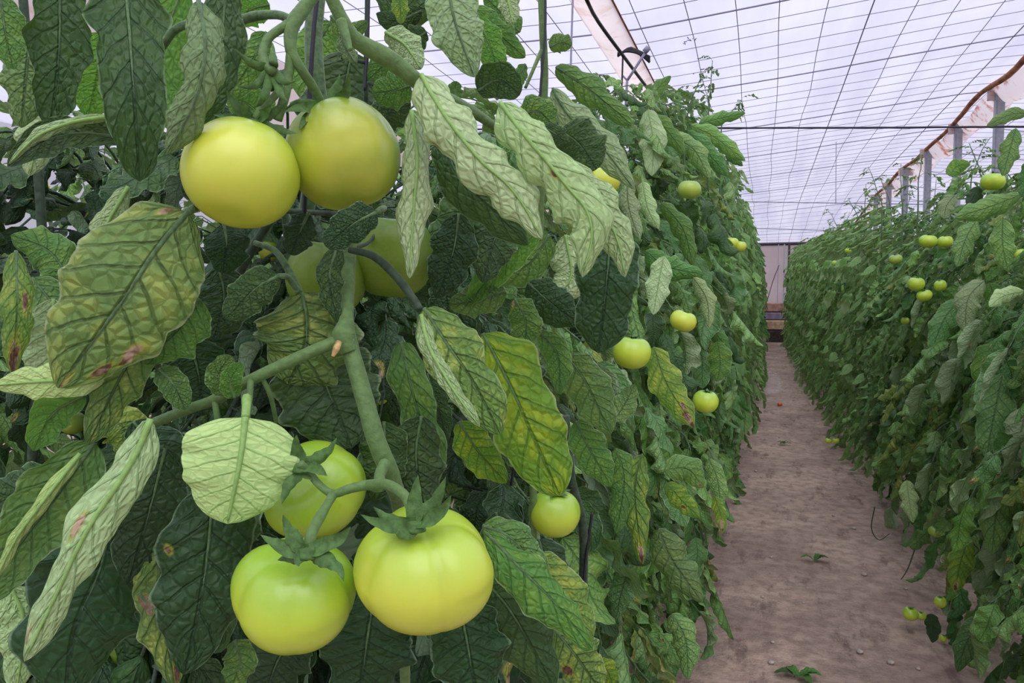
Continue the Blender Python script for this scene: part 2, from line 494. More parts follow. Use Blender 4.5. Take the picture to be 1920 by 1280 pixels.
def blade(mb, C, N0, hw, nu=30, nv=14, c1=0.6, c2=0.0, roll=0.0, wave=0.15, wf=3.0, lobe=0.12, quilt=0.10, nq=7, under=False,
          burn=(), seed=0, mi=0, shape='ovate', twist=0.0, fit=True, tone=None):
    """leaf blade: midrib C (control points), side the viewer meets N0, half width hw, edges curling away by c1 + c2"""
    r = random.Random(seed)
    P = spline(C, nu)
    T = np.gradient(P, axis=0)
    T /= np.linalg.norm(T, axis=1)[:, None] + 1e-12
    us = np.linspace(0, 1, nu)
    if shape == 'ovate':
        W = (us ** 0.55) * ((1 - us) ** 0.72)
    elif shape == 'round':
        W = (us ** 0.42) * ((1 - us) ** 0.5)
    elif shape == 'heart':
        W = (us ** 0.36) * ((1 - us) ** 0.56) * (1 + 0.05 * np.sin(us * 8))
    elif shape == 'long':
        W = (us ** 0.45) * ((1 - us) ** 0.6) * (1 + 0.12 * np.sin(us * 9 + seed))
    else:   # sepal
        W = (us + 0.15) ** 0.4 * ((1 - us) ** 0.9)
    W = W / W.max() * hw
    nh = nv // 2
    tv = np.linspace(0, 1, nh + 1)
    th = c1 * tv + c2 * tv ** 3
    dx = np.cos(th); dn = -np.sin(th)
    cx = np.concatenate([[0], np.cumsum((dx[1:] + dx[:-1]) / 2)]) / nh
    cn = np.concatenate([[0], np.cumsum((dn[1:] + dn[:-1]) / 2)]) / nh
    if fit: W = W / max(0.35, cx.max())
    ph = [r.uniform(0, 6.28) for _ in range(6)]
    V, UV, B = [], [], []
    for i, u in enumerate(us):
        t = T[i]
        n = N0 - t * (N0 @ t)
        ln = np.linalg.norm(n)
        if ln < 1e-4:
            n = np.cross(t, np.array([0.3, 0.5, 0.8])); ln = np.linalg.norm(n)
        n = n / ln
        a = roll + twist * (u - 0.5)
        s = np.cross(t, n)
        n2 = n * math.cos(a) + s * math.sin(a)
        s2 = np.cross(t, n2)
        for j in range(-nh, nh + 1):
            k = abs(j); sg = 1 if j >= 0 else -1; v = k / nh
            kk = 0 if sg > 0 else 1
            lb = 1 + lobe * math.sin(2 * math.pi * (4.2 * u - 0.9 * v) + ph[kk]) * v + lobe * 0.25 * math.sin(2 * math.pi * 11 * u + ph[kk + 2]) * v * v
            w = W[i] * lb
            wv = wave * W[i] * (v ** 1.6) * math.sin(2 * math.pi * wf * u + ph[kk + 4]) + 0.35 * wave * W[i] * v * v * math.sin(2 * math.pi * wf * 2.3 * u + ph[kk])
            ss = (u - 0.22 * v) * nq + (0.21 if sg > 0 else -0.21) + 50
            q = quilt * hw * (abs(math.sin(math.pi * (ss + 0.5 - 0.5))) - 0.5) * min(1, v * 3) * (1 - v ** 3 * 0.7) * (W[i] / hw) ** 0.5
            ln_ = n2 * math.cos(th[k]) + s2 * sg * math.sin(th[k])
            p = P[i] + s2 * (sg * cx[k] * w) + n2 * (cn[k] * w) + ln_ * (wv + q)
            V.append(p)
            UV.append((u, 0.5 + 0.5 * sg * v))
            b = 0.0
            for (bu, bv, br) in burn:
                d = math.hypot((u - bu), (sg * v - bv) * 0.45) / br
                b = max(b, 1 - d)
            B.append(max(0, b))
    m = 2 * nh + 1
    Fc = []
    for i in range(nu - 1):
        for j in range(m - 1):
            q = (i * m + j, (i + 1) * m + j, (i + 1) * m + j + 1, i * m + j + 1)
            Fc.append(q)
    # orientation: make faces point along N0 side, or away when the underside is shown
    Va = np.array(V)
    q = Fc[(nu // 2) * (m - 1) + nh - 1]
    fn = np.cross(Va[q[1]] - Va[q[0]], Va[q[2]] - Va[q[0]])
    cnt = n2 if False else None
    tmid = T[nu // 2]; n = N0 - tmid * (N0 @ tmid); n /= np.linalg.norm(n) + 1e-9
    s = np.cross(tmid, n); nm = n * math.cos(roll) + s * math.sin(roll)
    if (fn @ nm > 0) == under:
        Fc = [tuple(reversed(x)) for x in Fc]
    mb.add(V, Fc, UV, B, mi, tone=r.random() if tone is None else tone)
    return P


def tomato_mesh(mb, r, squash=0.86, lobes=5, amp=0.035, ax=np.array([0, 0, 1.0]), seed=0, nu=36, nv=56, lean=0.0):
    rr = random.Random(seed)
    ax = np.asarray(ax, float); ax = ax / np.linalg.norm(ax)
    ref = np.array([1.0, 0, 0]) if abs(ax[0]) < 0.8 else np.array([0, 1.0, 0])
    A = np.cross(ax, ref); A /= np.linalg.norm(A); B = np.cross(ax, A)
    p1, p2, p3 = [rr.uniform(0, 6.28) for _ in range(3)]
    V, H = [], []
    for i in range(nu + 1):
        t = math.pi * i / nu
        for j in range(nv):
            f = 2 * math.pi * j / nv
            s = math.sin(t)
            groove = amp * (abs(math.cos(lobes * f / 2 + p1)) ** 0.6 - 0.65) + amp * 0.5 * math.sin(2 * f + p2) + amp * 0.3 * math.sin(3 * f + p3)
            wgt = s * (0.45 + 0.55 * max(0, math.cos(t)) ** 0.5 if math.cos(t) > 0 else 0.45)
            rad = r * (s ** 0.92) * (1 + groove * wgt * 1.7)
            z = r * squash * math.cos(t)
            top = math.exp(-(t / 0.42) ** 2)
            bot = math.exp(-((math.pi - t) / 0.3) ** 2)
            z -= r * squash * (0.20 * top - 0.06 * bot)
            z += r * groove * wgt * 0.8 * max(0, math.cos(t))
            V.append(A * rad * math.cos(f) + B * rad * math.sin(f) + ax * z)
            H.append(0.02 + 0.5 + 0.5 * math.cos(t))
    Fc = []
    for i in range(nu):
        for j in range(nv):
            k2 = (j + 1) % nv
            Fc.append((i * nv + j, (i + 1) * nv + j, (i + 1) * nv + k2, i * nv + k2))
    mb.add(V, Fc, None, H)


def calyx_mesh(mb, o, ax, r, n=5, length=1.0, lift=0.25, seed=0, hi=True, angs=None):
    """star of pointed sepals over the shoulder of the fruit, with the stump of the fruit stalk"""
    rr = random.Random(seed)
    ax = np.asarray(ax, float); ax /= np.linalg.norm(ax)
    ref = np.array([1.0, 0, 0]) if abs(ax[0]) < 0.8 else np.array([0, 1.0, 0])
    A = np.cross(ax, ref); A /= np.linalg.norm(A); B = np.cross(ax, A)
    base = np.asarray(o) + ax * r * 0.70
    for k in range(n):
        f = 2 * math.pi * k / n + rr.uniform(-0.25, 0.25) if angs is None else angs[k]
        d = A * math.cos(f) + B * math.sin(f)
        L = r * length * rr.uniform(0.75, 1.1)
        lf = lift + rr.uniform(-0.15, 0.35)
        pts = [base + d * L * 0.04, base + d * L * 0.36 + ax * L * 0.20, base + d * L * 0.75 + ax * L * (0.16 + lf * 0.35), base + d * L * 1.0 + ax * L * (lf * 0.9)]
        blade(mb, pts, ax, r * 0.135, nu=12 if hi else 5, nv=6 if hi else 2, c1=0.5 * rr.choice([-1, 1]), wave=0.15, lobe=0.04, quilt=0.0, seed=seed * 7 + k, shape='sepal', twist=rr.uniform(-0.8, 0.8), fit=False)
    tube(mb, [base - ax * r * 0.06, base + ax * r * 0.14], [r * 0.15, r * 0.085], n=4, seg=8)

# ================================================================== THE GREENHOUSE
def quadgrid(mb, fn, xs, ys, flip=False):
    v = [fn(x, y) for y in ys for x in xs]
    nx = len(xs)
    f = []
    for j in range(len(ys) - 1):
        for i in range(nx - 1):
            q = (j * nx + i, j * nx + i + 1, (j + 1) * nx + i + 1, (j + 1) * nx + i)
            f.append(tuple(reversed(q)) if flip else q)
    mb.add(v, f)


X0, X1, Y0, Y1 = -9.0, 9.0, -6.0, 26.0


def roof_z(x, y):
    if x < -1.3: z = 3.50 + 0.02 * min(3.5, -1.3 - x)
    elif x < -1.03: z = 3.50
    elif x < 2.42: z = 3.50 + (x + 1.03) * 0.087
    else: z = 3.80 - (x - 2.42) * 0.06
    if y > 19: z -= (z - 3.22) * min(1, (y - 19) / 7.0)
    return z


mb = MB(); quadgrid(mb, lambda x, y: (x, y, 0.0), [X0, X1], [Y0, Y1]); tag(mb.build('floor', M['soil']), kind='structure')
mb = MB()
quadgrid(mb, lambda x, y: (x, y, roof_z(x, y) + 0.03 + 0.012 * math.sin(x * 9.5) * math.sin(y * 1.57)), [X0, -7, -5, -4, -3, -2.4, -2, -1.6, -1.3, -1.03] + [-1.03 + 0.3 * i for i in range(1, 12)] + [2.42, 2.8, 3.4, 4.2, 5, 6, 7.5, X1], [Y0 + 0.5 * i for i in range(65)], True)
tag(mb.build('ceiling', M['film']), kind='structure')
for nm, a, b in (('wall_left', (X0, Y0), (X0, Y1)), ('wall_right', (X1, Y1), (X1, Y0)), ('wall_back', (X1, Y0), (X0, Y0))):
    mb = MB()
    za, zb = roof_z(*a) + 0.05, roof_z(*b) + 0.05
    mb.add([(a[0], a[1], 0), (b[0], b[1], 0), (b[0], b[1], zb + .3), (a[0], a[1], za + .3)], [(0, 1, 2, 3)])
    tag(mb.build(nm, M['film_wall']), kind='structure')
# end wall: pinkish film over a low bank of boards, sheet and earth
mb = MB(); mb.add([(X0, Y1, 1.2), (X1, Y1, 1.2), (X1, Y1, 3.4), (X0, Y1, 3.4)], [(0, 1, 2, 3)]); tag(mb.build('wall_far', M['film_pink']), kind='structure')
mb = MB(); mb.add([(X0, Y1 + .05, 0), (X1, Y1 + .05, 0), (X1, Y1 + .05, 1.25), (X0, Y1 + .05, 1.25)], [(0, 1, 2, 3)]); tag(mb.build('wall_far_base', M['wood']), kind='structure')
mb = MB(); box(mb, (X0, Y1 - .05, 3.16), (X1, Y1 + .02, 3.25)); tag(mb.build('trim_1', M['wire_dark']), kind='structure')


def slab(name, lo, hi, m, label, cat, seed=0):
    mb = MB(); box(mb, lo, hi)
    o = mb.build(name, m, smooth=False)
    md = o.modifiers.new('soft', 'BEVEL'); md.width = 0.03; md.segments = 3
    return tag(o, label, cat)


slab('board', (-1.2, 25.62, 0.98), (2.0, 25.93, 1.26), M['wood'], 'brown weathered board ledge under the pink film of the end wall', 'board')
slab('sheet_roll', (-1.2, 25.55, 0.72), (2.0, 25.93, 0.95), M['sheet'], 'grey folded sheet lying below the board ledge at the path end', 'sheet')
slab('sack_bank', (-1.2, 25.35, 0.40), (2.0, 25.93, 0.70), M['tan'], 'tan sacking bank above the dark kerb at the path end', 'bank')
slab('earth_kerb', (-1.2, 25.2, -0.02), (2.0, 25.93, 0.38), M['earth'], 'dark earth kerb closing the far end of the path', 'kerb')
for i, (px, w, m, lb) in enumerate([(1479, 0.07, 'wire_dark', 'dark upright of the end wall where the roof seam meets it'),
                                    (1470, 0.04, 'steel', 'thin pale upright of the end wall beside the dark one'),
                                    (1459, 0.025, 'wire', 'thin grey rod on the end wall nearest the left hedge')]):
    p = onplane(px, 500, 1, 25.9)
    mb = MB(); box(mb, (p[0] - w / 2, 25.86, 1.26), (p[0] + w / 2, 25.93, 3.18)); tag(mb.build('wall_post', M[m], smooth=False), lb, 'post')
mb = MB(); box(mb, (0.98, 25.88, 1.9), (1.9, 25.95, 3.0)); tag(mb.build('dark_panel', M['wood'], smooth=False), 'dark reddish panel set in the end wall behind the right hedge', 'panel')
mb = MB()
tube(mb, [(0.12, 25.8, 1.3), (0.3, 25.78, 2.0), (0.48, 25.8, 2.5)], 0.012, n=10, seg=5)
tag(mb.build('loose_rope', M['wire_dark']), 'thin slanting rope hanging in front of the pink end wall', 'rope')

# ---- roof wires
def wire(P, r, m, label, group, seed=0, n=None, jit=0.012):
    rr = random.Random(seed)
    Q = [np.array(p) + np.array([rr.uniform(-jit, jit), rr.uniform(-jit, jit), rr.uniform(-jit, jit) * 0.6]) for p in P]
    mb = MB(); tube(mb, Q, r, n=n or max(2, 2 * len(Q)), seg=5)
    return tag(mb.build('roof_wire', m), label, 'wire', group)


k = 0
xs = [-1.55 - 0.33 * i for i in range(13)] + [-0.92 + 0.335 * i for i in range(15)]
for i, x in enumerate(xs):
    thick = i in (18, 22)
    ys = [3.0 + 1.15 * j for j in range(21)]
    wire([(x, y, roof_z(x, y) - 0.012) for y in ys], 0.0055 if thick else 0.0034, M['wire'],
         'thicker lengthwise wire under the white roof film' if thick else 'thin wire running lengthwise under the white roof film',
         'thick lengthwise roof wires' if thick else 'lengthwise roof wires', seed=i, jit=0.004 if thick else 0.02)
y = 3.2; j = 0
while y < 25.8:
    thick = j % 6 == 2
    pts = [(x, y + 0.02 * math.sin(x * 3 + j), roof_z(x, y) - 0.02) for x in (-5.6, -4.2, -2.8, -1.35, -1.0, 0.2, 1.3, 2.38, 3.2, 4.2)]
    wire(pts, 0.0068 if thick else 0.0030, M['wire'], 'thicker crosswise wire under the white roof film' if thick else 'thin wire running crosswise under the white roof film',
         'thick crosswise roof wires' if thick else 'crosswise roof wires', seed=100 + j, n=20, jit=0.003 if thick else 0.012)
    y += 0.335 if y < 16 else 0.67; j += 1

# ---- valley strip over the left hedge
mb = MB()
quadgrid(mb, lambda x, y: (x, y, roof_z(x, y) - 0.07 - 0.05 * math.cos((x + 1.15) / 0.14 * 1.5)), [-1.285 + 0.027 * i for i in range(11)], [2.5 + 0.8 * i for i in range(30)], True)
o = mb.build('valley_gutter', M['film_peach']); tag(o, 'peach coloured film gutter running along the roof above the left hedge', 'gutter')
mb = MB()
for x in (-1.285, -1.015):
    tube(mb, [(x, 2.5, roof_z(x, 2) - 0.07), (x, 12, roof_z(x, 12) - 0.07), (x, 25.4, roof_z(x, 25.4) - 0.07)], 0.008, n=12, seg=6)
mb.build('gutter_edge', M['pole'], o)
# the next valley film farther left, glimpsed through the leaves, with its post
mb = MB()
quadgrid(mb, lambda x, y: (x, y, 3.46 - (x + 4.0) * 2.2 + 0.03 * math.sin(y * 2.2)), [-4.0 + 0.05 * i for i in range(8)], [2.0 + 0.6 * i for i in range(38)])
tag(mb.build('hanging_film', M['film_peach']), 'wide peach film hanging under the roof, glimpsed at the upper left', 'film')
p = onplane(436, 130, 0, -3.75)
mb = MB(); box(mb, (p[0] - .05, p[1] - .05, 0), (p[0] + .05, p[1] + .05, 3.5)); tag(mb.build('support_post', M['steel'], smooth=False), 'grey steel post glimpsed between leaves left of the upper fruits', 'post')
# black hose along the gutter and its hanging ties
P0 = onplane(1098, -5, 0, -1.2); P1 = onplane(1168, 104, 0, -1.2); P2 = onplane(1228, 183, 0, -1.2); P3 = onplane(1262, 222, 0, -1.2)
P1[2] = min(P1[2], 3.38); zf = lambda p, z: onplane(p[0], p[1], 2, z)
hose = [zf((1098, -5), 3.28), zf((1120, 38), 3.28), zf((1168, 104), 3.22), zf((1228, 183), 3.22), zf((1262, 222), 3.2)]
mb = MB(); tube(mb, hose, 0.013, n=22, seg=7); tag(mb.build('drip_hose', M['string']), 'black hose slanting across the underside of the peach gutter', 'hose')
c = hose[2]
mb = MB()
for q in range(5):
    a = np.array(c)
    tube(mb, [a + (-0.04, 0, 0.02 - q * 0.006), a + (0.04, 0.03, 0.035 + q * 0.006), a + (0.12, 0.05, 0.01 + q * 0.005), a + (0.19, 0.07, -0.05 + q * 0.01)], 0.009, n=10, seg=5, wob=0.2, seed=q)
tag(mb.build('wire_tie', M['string']), 'black knotted tie binding the hose to the peach gutter', 'tie')
mb = MB(); tube(mb, [c, zf((1166, 160), 3.0), onplane(1163, 205, 1, c[1])], 0.007, n=8, seg=5); tag(mb.build('cord', M['string']), 'black cord dropping from the knotted tie to the hedge', 'cord')
p = onplane(1211, 97, 1, c[1]); q_ = onplane(1176, 151, 1, c[1]); r_ = onplane(1173, 205, 1, c[1]); l_ = onplane(1168, 142, 1, c[1])
mb = MB(); tube(mb, [p, q_], 0.010, n=4, seg=6); tube(mb, [q_, r_], 0.010, n=4, seg=6); tube(mb, [l_, q_], 0.007, n=3, seg=5)
tube(mb, [p + (-.01, 0, 0), p + (.02, 0, .03)], 0.022, n=3, seg=7)
tag(mb.build('wire_hook', M['wire']), 'forked grey wire hook beside the hanging cord under the gutter', 'hook')

# ---- torn seam with its rusty pole, and the steel posts below it
mb = MB()
def torn(x, y):
    t = (x - 2.40) / 0.34
    return (2.40 + 0.34 * t + 0.02 * math.sin(y * 3.1), y, roof_z(2.4, y) - 0.04 - 0.17 * math.sin(math.pi * min(1, max(0, t))) - 0.03 * math.sin(y * 5.3 + t * 4) - 0.05 * math.sin(y * 1.9) ** 2)
quadgrid(mb, torn, [2.40 + 0.034 * i for i in range(11)], [7.0 + 0.2 * i for i in range(94)], True)
tag(mb.build('torn_film', M['film_rust']), 'torn rust stained film sagging along the roof seam above the posts', 'film')
mb = MB(); rr = random.Random(3)
tube(mb, [(2.36 + rr.uniform(-.03, .03), 7 + 1.0 * i, roof_z(2.36, 7 + i) - 0.05 + rr.uniform(-.04, .03)) for i in range(19)], [0.034, 0.026, 0.03, 0.022, 0.03], n=80, seg=8, wob=0.12, seed=4)
tag(mb.build('rusty_pole', M['pole']), 'crooked rusty brown pole along the roof seam on the right', 'pole')
names = ['tallest steel post under the rusty pole, nearest the right edge', 'second steel post from the right edge, under the rusty pole', 'third steel post from the right edge, above the right hedge',
         'fourth steel post from the right edge, above the right hedge', 'fifth, short looking steel post behind the right hedge top', 'farthest steel post seen above the right hedge']
PX = [(1871, 155), (1793, 222), (1735, 271), (1691, 312), (1660, 350), (1637, 372)]
for i, (px, py) in enumerate(PX):
    y = 9.68 + 1.78 * i
    x = 2.43
    pr = onplane(px, 400, 1, y)
    x = 0.5 * (pr[0] + 2.43) if abs(pr[0] - 2.43) < 0.25 else 2.43
    zt = roof_z(2.43, y) - 0.05
    root = MB(); box(root, (x - .045, y - .04, 0), (x + .045, y + .04, zt)); box(root, (x - .03, y - .046, 0), (x + .0, y - .04, zt))
    o = root.build('support_post', M['steel'], smooth=False, loc=(x, y, 0)); tag(o, names[i], 'post', 'steel posts under the roof seam')
    for s in (-1, 1):
        mb = MB(); box(mb, (x - .12 if s < 0 else x + .05, y - .01, zt - .14), (x - .05 if s < 0 else x + .12, y + .01, zt + .0)); b_ = mb.build('bracket', M['film_rust'], smooth=False, loc=(x, y, 0)); b_.parent = o; b_.location = (0, 0, 0)
    mb = MB(); tube(mb, [(x + .05, y, zt - .02), (x + 1.2, y + 0.1, zt - .22), (x + 2.6, y + 0.2, zt - .38)], 0.007, n=6, seg=5); tag(mb.build('stay_wire', M['wire']), 'grey stay wire running right from the ' + names[i].split(',')[0], 'wire', None)
# wires at head height across the house
A = onplane(1343, 240, 1, 8.2); B = onplane(1960, 237, 1, 8.2)
A2 = A + (A - B) * 1.0
mb = MB(); tube(mb, [A2, A, (A + B) / 2 + (0, 0, -.004), B], 0.0105, n=60, seg=6, wob=0.18, seed=5); tag(mb.build('twisted_wire', M['wire_dark']), 'dark twisted wire stretched level across the path', 'wire')
for (xa, ya, xb, yb, D, lb) in [(1390, 378, 1800, 384, 16.0, 'thin level wire low under the roof between the hedges'), (1380, 427, 1600, 433, 19.5, 'lowest level wire just above the end wall')]:
    A = onplane(xa, ya, 1, D); B = onplane(xb, yb, 1, D); mb = MB(); tube(mb, [A, B], 0.010, n=8, seg=5); tag(mb.build('cross_wire', M['wire']), lb, 'wire')
A = onplane(1568, 238, 1, 12.0); B = onplane(1567, 382, 1, 12.0); mb = MB(); tube(mb, [A, B], 0.005, n=6, seg=5); tag(mb.build('drop_wire', M['wire']), 'thin upright wire hanging between the two level wires', 'wire')
# dark debris lying on the film
for (px, py, lb) in [(1296, 48, 'upper smudge of dead leaves lying on the roof film'), (1312, 110, 'lower smudge of dead leaves lying on the roof film')]:
    c = onplane(px, py, 2, 3.66); mb = MB(); rr = random.Random(px)
    for q in range(7):
        a = c + (rr.uniform(-.06, .06), rr.uniform(-.09, .09), 0); a[2] = roof_z(a[0], a[1]) - 0.0
        tube(mb, [a, a + (rr.uniform(-.03, .03), rr.uniform(-.05, .05), 0.006)], [0.006, 0.003], n=3, seg=4)
    tag(mb.build('debris', M['wire']), lb, 'debris')

# ================================================================== COMPOUND LEAVES AND ROWS OF PLANTS
def compound(mb, seed, nu, nv, big=1.0, mi_leaf=0, mi_stem=1, T0=np.array([0, 0, 0.]), R0=np.eye(3), sc_=1.0):
    r = random.Random(seed)
    sub = MB()
    L = 0.30 * big
    dr = r.uniform(0.5, 1.2)
    rach = np.array([(0, 0, 0), (L * .3, r.uniform(-.02, .02), L * .12), (L * .65, r.uniform(-.03, .03), L * (.05 - .1 * dr)), (L * .9, r.uniform(-.03, .03), -L * .34 * dr), (L * 1.0, 0, -L * .62 * dr)])
    S = spline(rach, 30)
    tube(sub, rach, [0.0036, 0.003, 0.002], n=10 if nu > 12 else 4, seg=5 if nu > 12 else 3, mi=mi_stem)
    T = np.gradient(S, axis=0); T /= np.linalg.norm(T, axis=1)[:, None]
    spots = [(0.38, 1, .62), (0.42, -1, .62), (0.62, 1, .85), (0.66, -1, .85), (0.84, 1, .95), (0.87, -1, .9), (1.0, 0, 1.15)]
    for (s, sd, k) in spots:
        i = min(29, int(s * 29)); p = S[i]; t = T[i]
        ln = r.uniform(.088, .14) * k * big
        side = np.array([0, 1.0, 0]) * sd
        d0 = t * 0.6 + side * 0.9 if sd else t
        d0 = d0 / np.linalg.norm(d0)
        down = np.array([r.uniform(-.35, .5), r.uniform(-.6, .6), -1.0])
        hook = np.array([r.uniform(-.5, .5), r.uniform(-.5, .5), r.uniform(-.1, .5)])
        a = p + d0 * 0.018 * big
        b = a + d0 * ln * .30 + down * ln * .10
        c = b + d0 * ln * .12 + down * ln * .30
        e = c + down * ln * .30 + hook * ln * .35
        N = np.array([0.75, r.uniform(-.6, .6), 0.55]) + side * 0.25
        c1 = r.choice([0.7, 1.2, 1.6, 2.0, -0.8, -1.4, 0.3]) * r.uniform(.8, 1.2)
        burn = ()
        q_ = r.random()
        if q_ < 0.11: burn = ((1.0, 0, r.uniform(.15, .4)),)
        elif q_ < 0.17: burn = ((r.uniform(.4, .9), r.choice([-.8, .8]), .14),)
        blade(sub, [a, b, c, e], N, ln * r.uniform(.25, .34), fit=False, nu=nu, nv=nv, c1=c1, c2=r.uniform(-.4, 1.0), roll=r.uniform(-.85, .85), wave=r.uniform(.12, .32), wf=r.uniform(2, 3.5),
              lobe=r.uniform(.03, .10), quilt=0.07, seed=seed * 31 + int(s * 100) * 3 + sd, burn=burn, twist=r.uniform(-.9, .9), mi=mi_leaf)
        tube(sub, [p, a], [0.0018, 0.0014], n=2, seg=4, mi=mi_stem)
    V = np.concatenate(sub.v) * sc_ @ R0.T + T0
    mb.add(V, sub.f, np.concatenate(sub.uv), np.concatenate(sub.burn), tone=np.concatenate(sub.tone))
    mb.mi[-len(sub.f):] = sub.mi


def rotz(a): return np.array([[math.cos(a), -math.sin(a), 0], [math.sin(a), math.cos(a), 0], [0, 0, 1]])
def roty(a): return np.array([[math.cos(a), 0, math.sin(a)], [0, 1, 0], [-math.sin(a), 0, math.cos(a)]])


LEAFMESH = []
for s in range(14):
    mb = MB(); compound(mb, s + 1, 26, 12)
    mt = ['row', 'row2', 'row', 'row2', 'row', 'rowy', 'row', 'row2', 'row', 'mid', 'row2', 'row', 'dark', 'row'][s]
    o = mb.build('leaf', [M[mt], M['stem2']])
    LEAFMESH.append(o.data)
    bpy.data.objects.remove(o)

SHADEMESH = []  # darker leaf colours paint in the gloom behind the big vine
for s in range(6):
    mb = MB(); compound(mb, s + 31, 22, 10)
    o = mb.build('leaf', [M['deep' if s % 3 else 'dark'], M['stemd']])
    SHADEMESH.append(o.data)
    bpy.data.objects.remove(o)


def leaf_places(r, n, h, face, bottom=0.25, spread=1.0, halfw=0.13, topthin=True):
    """attachment height, azimuth, tilt, size; azimuths lean to the side that faces the path"""
    out = []
    for i in range(n):
        z = bottom + (h - bottom - 0.02) * ((i + r.random()) / n) ** 0.92
        if r.random() < 0.62: az = face + r.gauss(0, 0.75)
        else: az = r.uniform(0, 6.283)
        sc_ = r.uniform(0.85, 1.25) * spread
        rad = r.uniform(0.0, halfw)
        tilt = r.uniform(-0.35, 0.35)
        if z > h - 0.35:
            sc_ *= 0.62 + 0.3 * (h - z); tilt -= 0.45; rad *= 0.5
        out.append((z, az, tilt, sc_, rad))
    return out


def plant_stem(root, x, y, h, r):
    mb = MB()
    P = [(0, 0, 0.0)]
    for i in range(1, 8):
        P.append((r.uniform(-.04, .04), r.uniform(-.05, .05), h * i / 7.0))
    tube(mb, P, [0.011, 0.010, 0.008, 0.004], n=28, seg=7)
    o = mb.build('stem', M['stem2'], root)
    return P


def near_plant(x, y, h, face, seed, label, group, n=72, bottom=0.25, spread=1.0, halfw=0.13, pool=None):
    r = random.Random(seed)
    root = empty('tomato_plant', (x, y, 0), label, 'plant', group)
    plant_stem(root, x, y, h, r)
    for (z, az, tilt, s, rad) in leaf_places(r, n, h, face, bottom, spread, halfw):
        o = bpy.data.objects.new('leaf', r.choice(pool or LEAFMESH))
        COL.objects.link(o); o.parent = root
        o.location = (math.cos(az) * rad, math.sin(az) * rad, z)
        o.rotation_euler = (r.uniform(-.2, .2), tilt, az)
        o.scale = (s, s * r.choice([-1, 1]) if False else s, s)
    return root


FAR = {}


def far_plant_proto(face, h, seed, bottom=0.2):
    r = random.Random(seed)
    root = empty('tomato_plant', (0, 0, 0))
    plant_stem(root, 0, 0, h, r)
    mb = MB()
    for (z, az, tilt, s, rad) in leaf_places(r, 74, h, face, bottom, 1.0, 0.13):
        compound(mb, r.randrange(1, 15), 8, 4, T0=np.array([math.cos(az) * rad, math.sin(az) * rad, z]), R0=rotz(az) @ roty(tilt), sc_=s)
    f_ = mb.build('foliage', [M[r.choice(['row', 'row', 'row2'])], M['stem2']], root)
    return root


def far_row(x_of, ys, hf, face, label, group, seed, protos):
    r = random.Random(seed)
    for i, y in enumerate(ys):
        pr = protos[r.randrange(len(protos))]
        if not pr.get('used'): o = pr['o']; pr['used'] = True
        else: o = copy_tree(pr['o'])
        tag(o, label, 'plant', group)
        o.location = (x_of(y) + r.uniform(-.04, .04), y, 0)
        hh = hf(y) / pr['h']
        o.scale = (r.uniform(1.0, 1.15), 1.0, hh * r.uniform(.96, 1.05))
        o.rotation_euler = (0, 0, r.uniform(-.25, .25))


ORD = ['first', 'second', 'third', 'fourth', 'fifth', 'sixth', 'seventh', 'eighth', 'ninth', 'tenth', 'eleventh', 'twelfth']
protoL = [dict(o=far_plant_proto(0.0, 2.5, 900 + i), h=2.5) for i in range(3)]
protoR = [dict(o=far_plant_proto(math.pi, 2.4, 950 + i), h=2.4) for i in range(3)]
xl = lambda y: -0.68 + 0.009 * y
xr = lambda y: 1.18 - 0.002 * y
hl = lambda y: 2.50 + min(0.45, 0.03 * y)
hr = lambda y: 1.78 + 0.045 * y
# left hedge, near stretch
yy = 1.25
for i in range(9):
    near_plant(xl(yy) + rng.uniform(-.03, .03), yy, (1.72, 1.78, 1.92, 2.05, 2.18, 2.3, 2.42, 2.5, 2.6)[i] , 0.0 - 0.25, 20 + i,
               'tomato plant of the left hedge, %s behind the big fruits' % ORD[i], 'near plants of the left hedge', n=92 if i < 5 else 80, bottom=0.3, spread=0.9 if i < 4 else 1.02)
    yy += 0.42
far_row(xl, [yy + 0.44 * i for i in range(int((24.9 - yy) / 0.44))], hl, 0, 'tomato plant in the far stretch of the hedge left of the path', 'far plants of the left hedge', 5, protoL)
# right hedge
yy = 2.2
for i in range(10):
    near_plant(xr(yy) + rng.uniform(-.03, .03), yy, 1.74 + 0.03 * i + rng.uniform(-.08, .12), math.pi + 0.3, 60 + i,
               'tomato plant in the hedge right of the path, %s from the near end' % ORD[i], 'near plants of the right hedge', n=84, bottom=0.34)
    yy += 0.42
far_row(xr, [yy + 0.44 * i for i in range(int((24.9 - yy) / 0.44))], hr, 0, 'tomato plant in the far stretch of the hedge right of the path', 'far plants of the right hedge', 6, protoR)
# next hedge to the left, seen through the gaps beside the hero vine
protoB = [dict(o=far_plant_proto(0.0, 2.2, 980 + i), h=2.2) for i in range(2)]
far_row(lambda y: -2.45, [0.2 + 0.46 * i for i in range(22)], lambda y: 2.1, 0, 'tomato plant of the next hedge seen dimly through gaps at the left', 'plants of the hedge behind', 8, protoB)
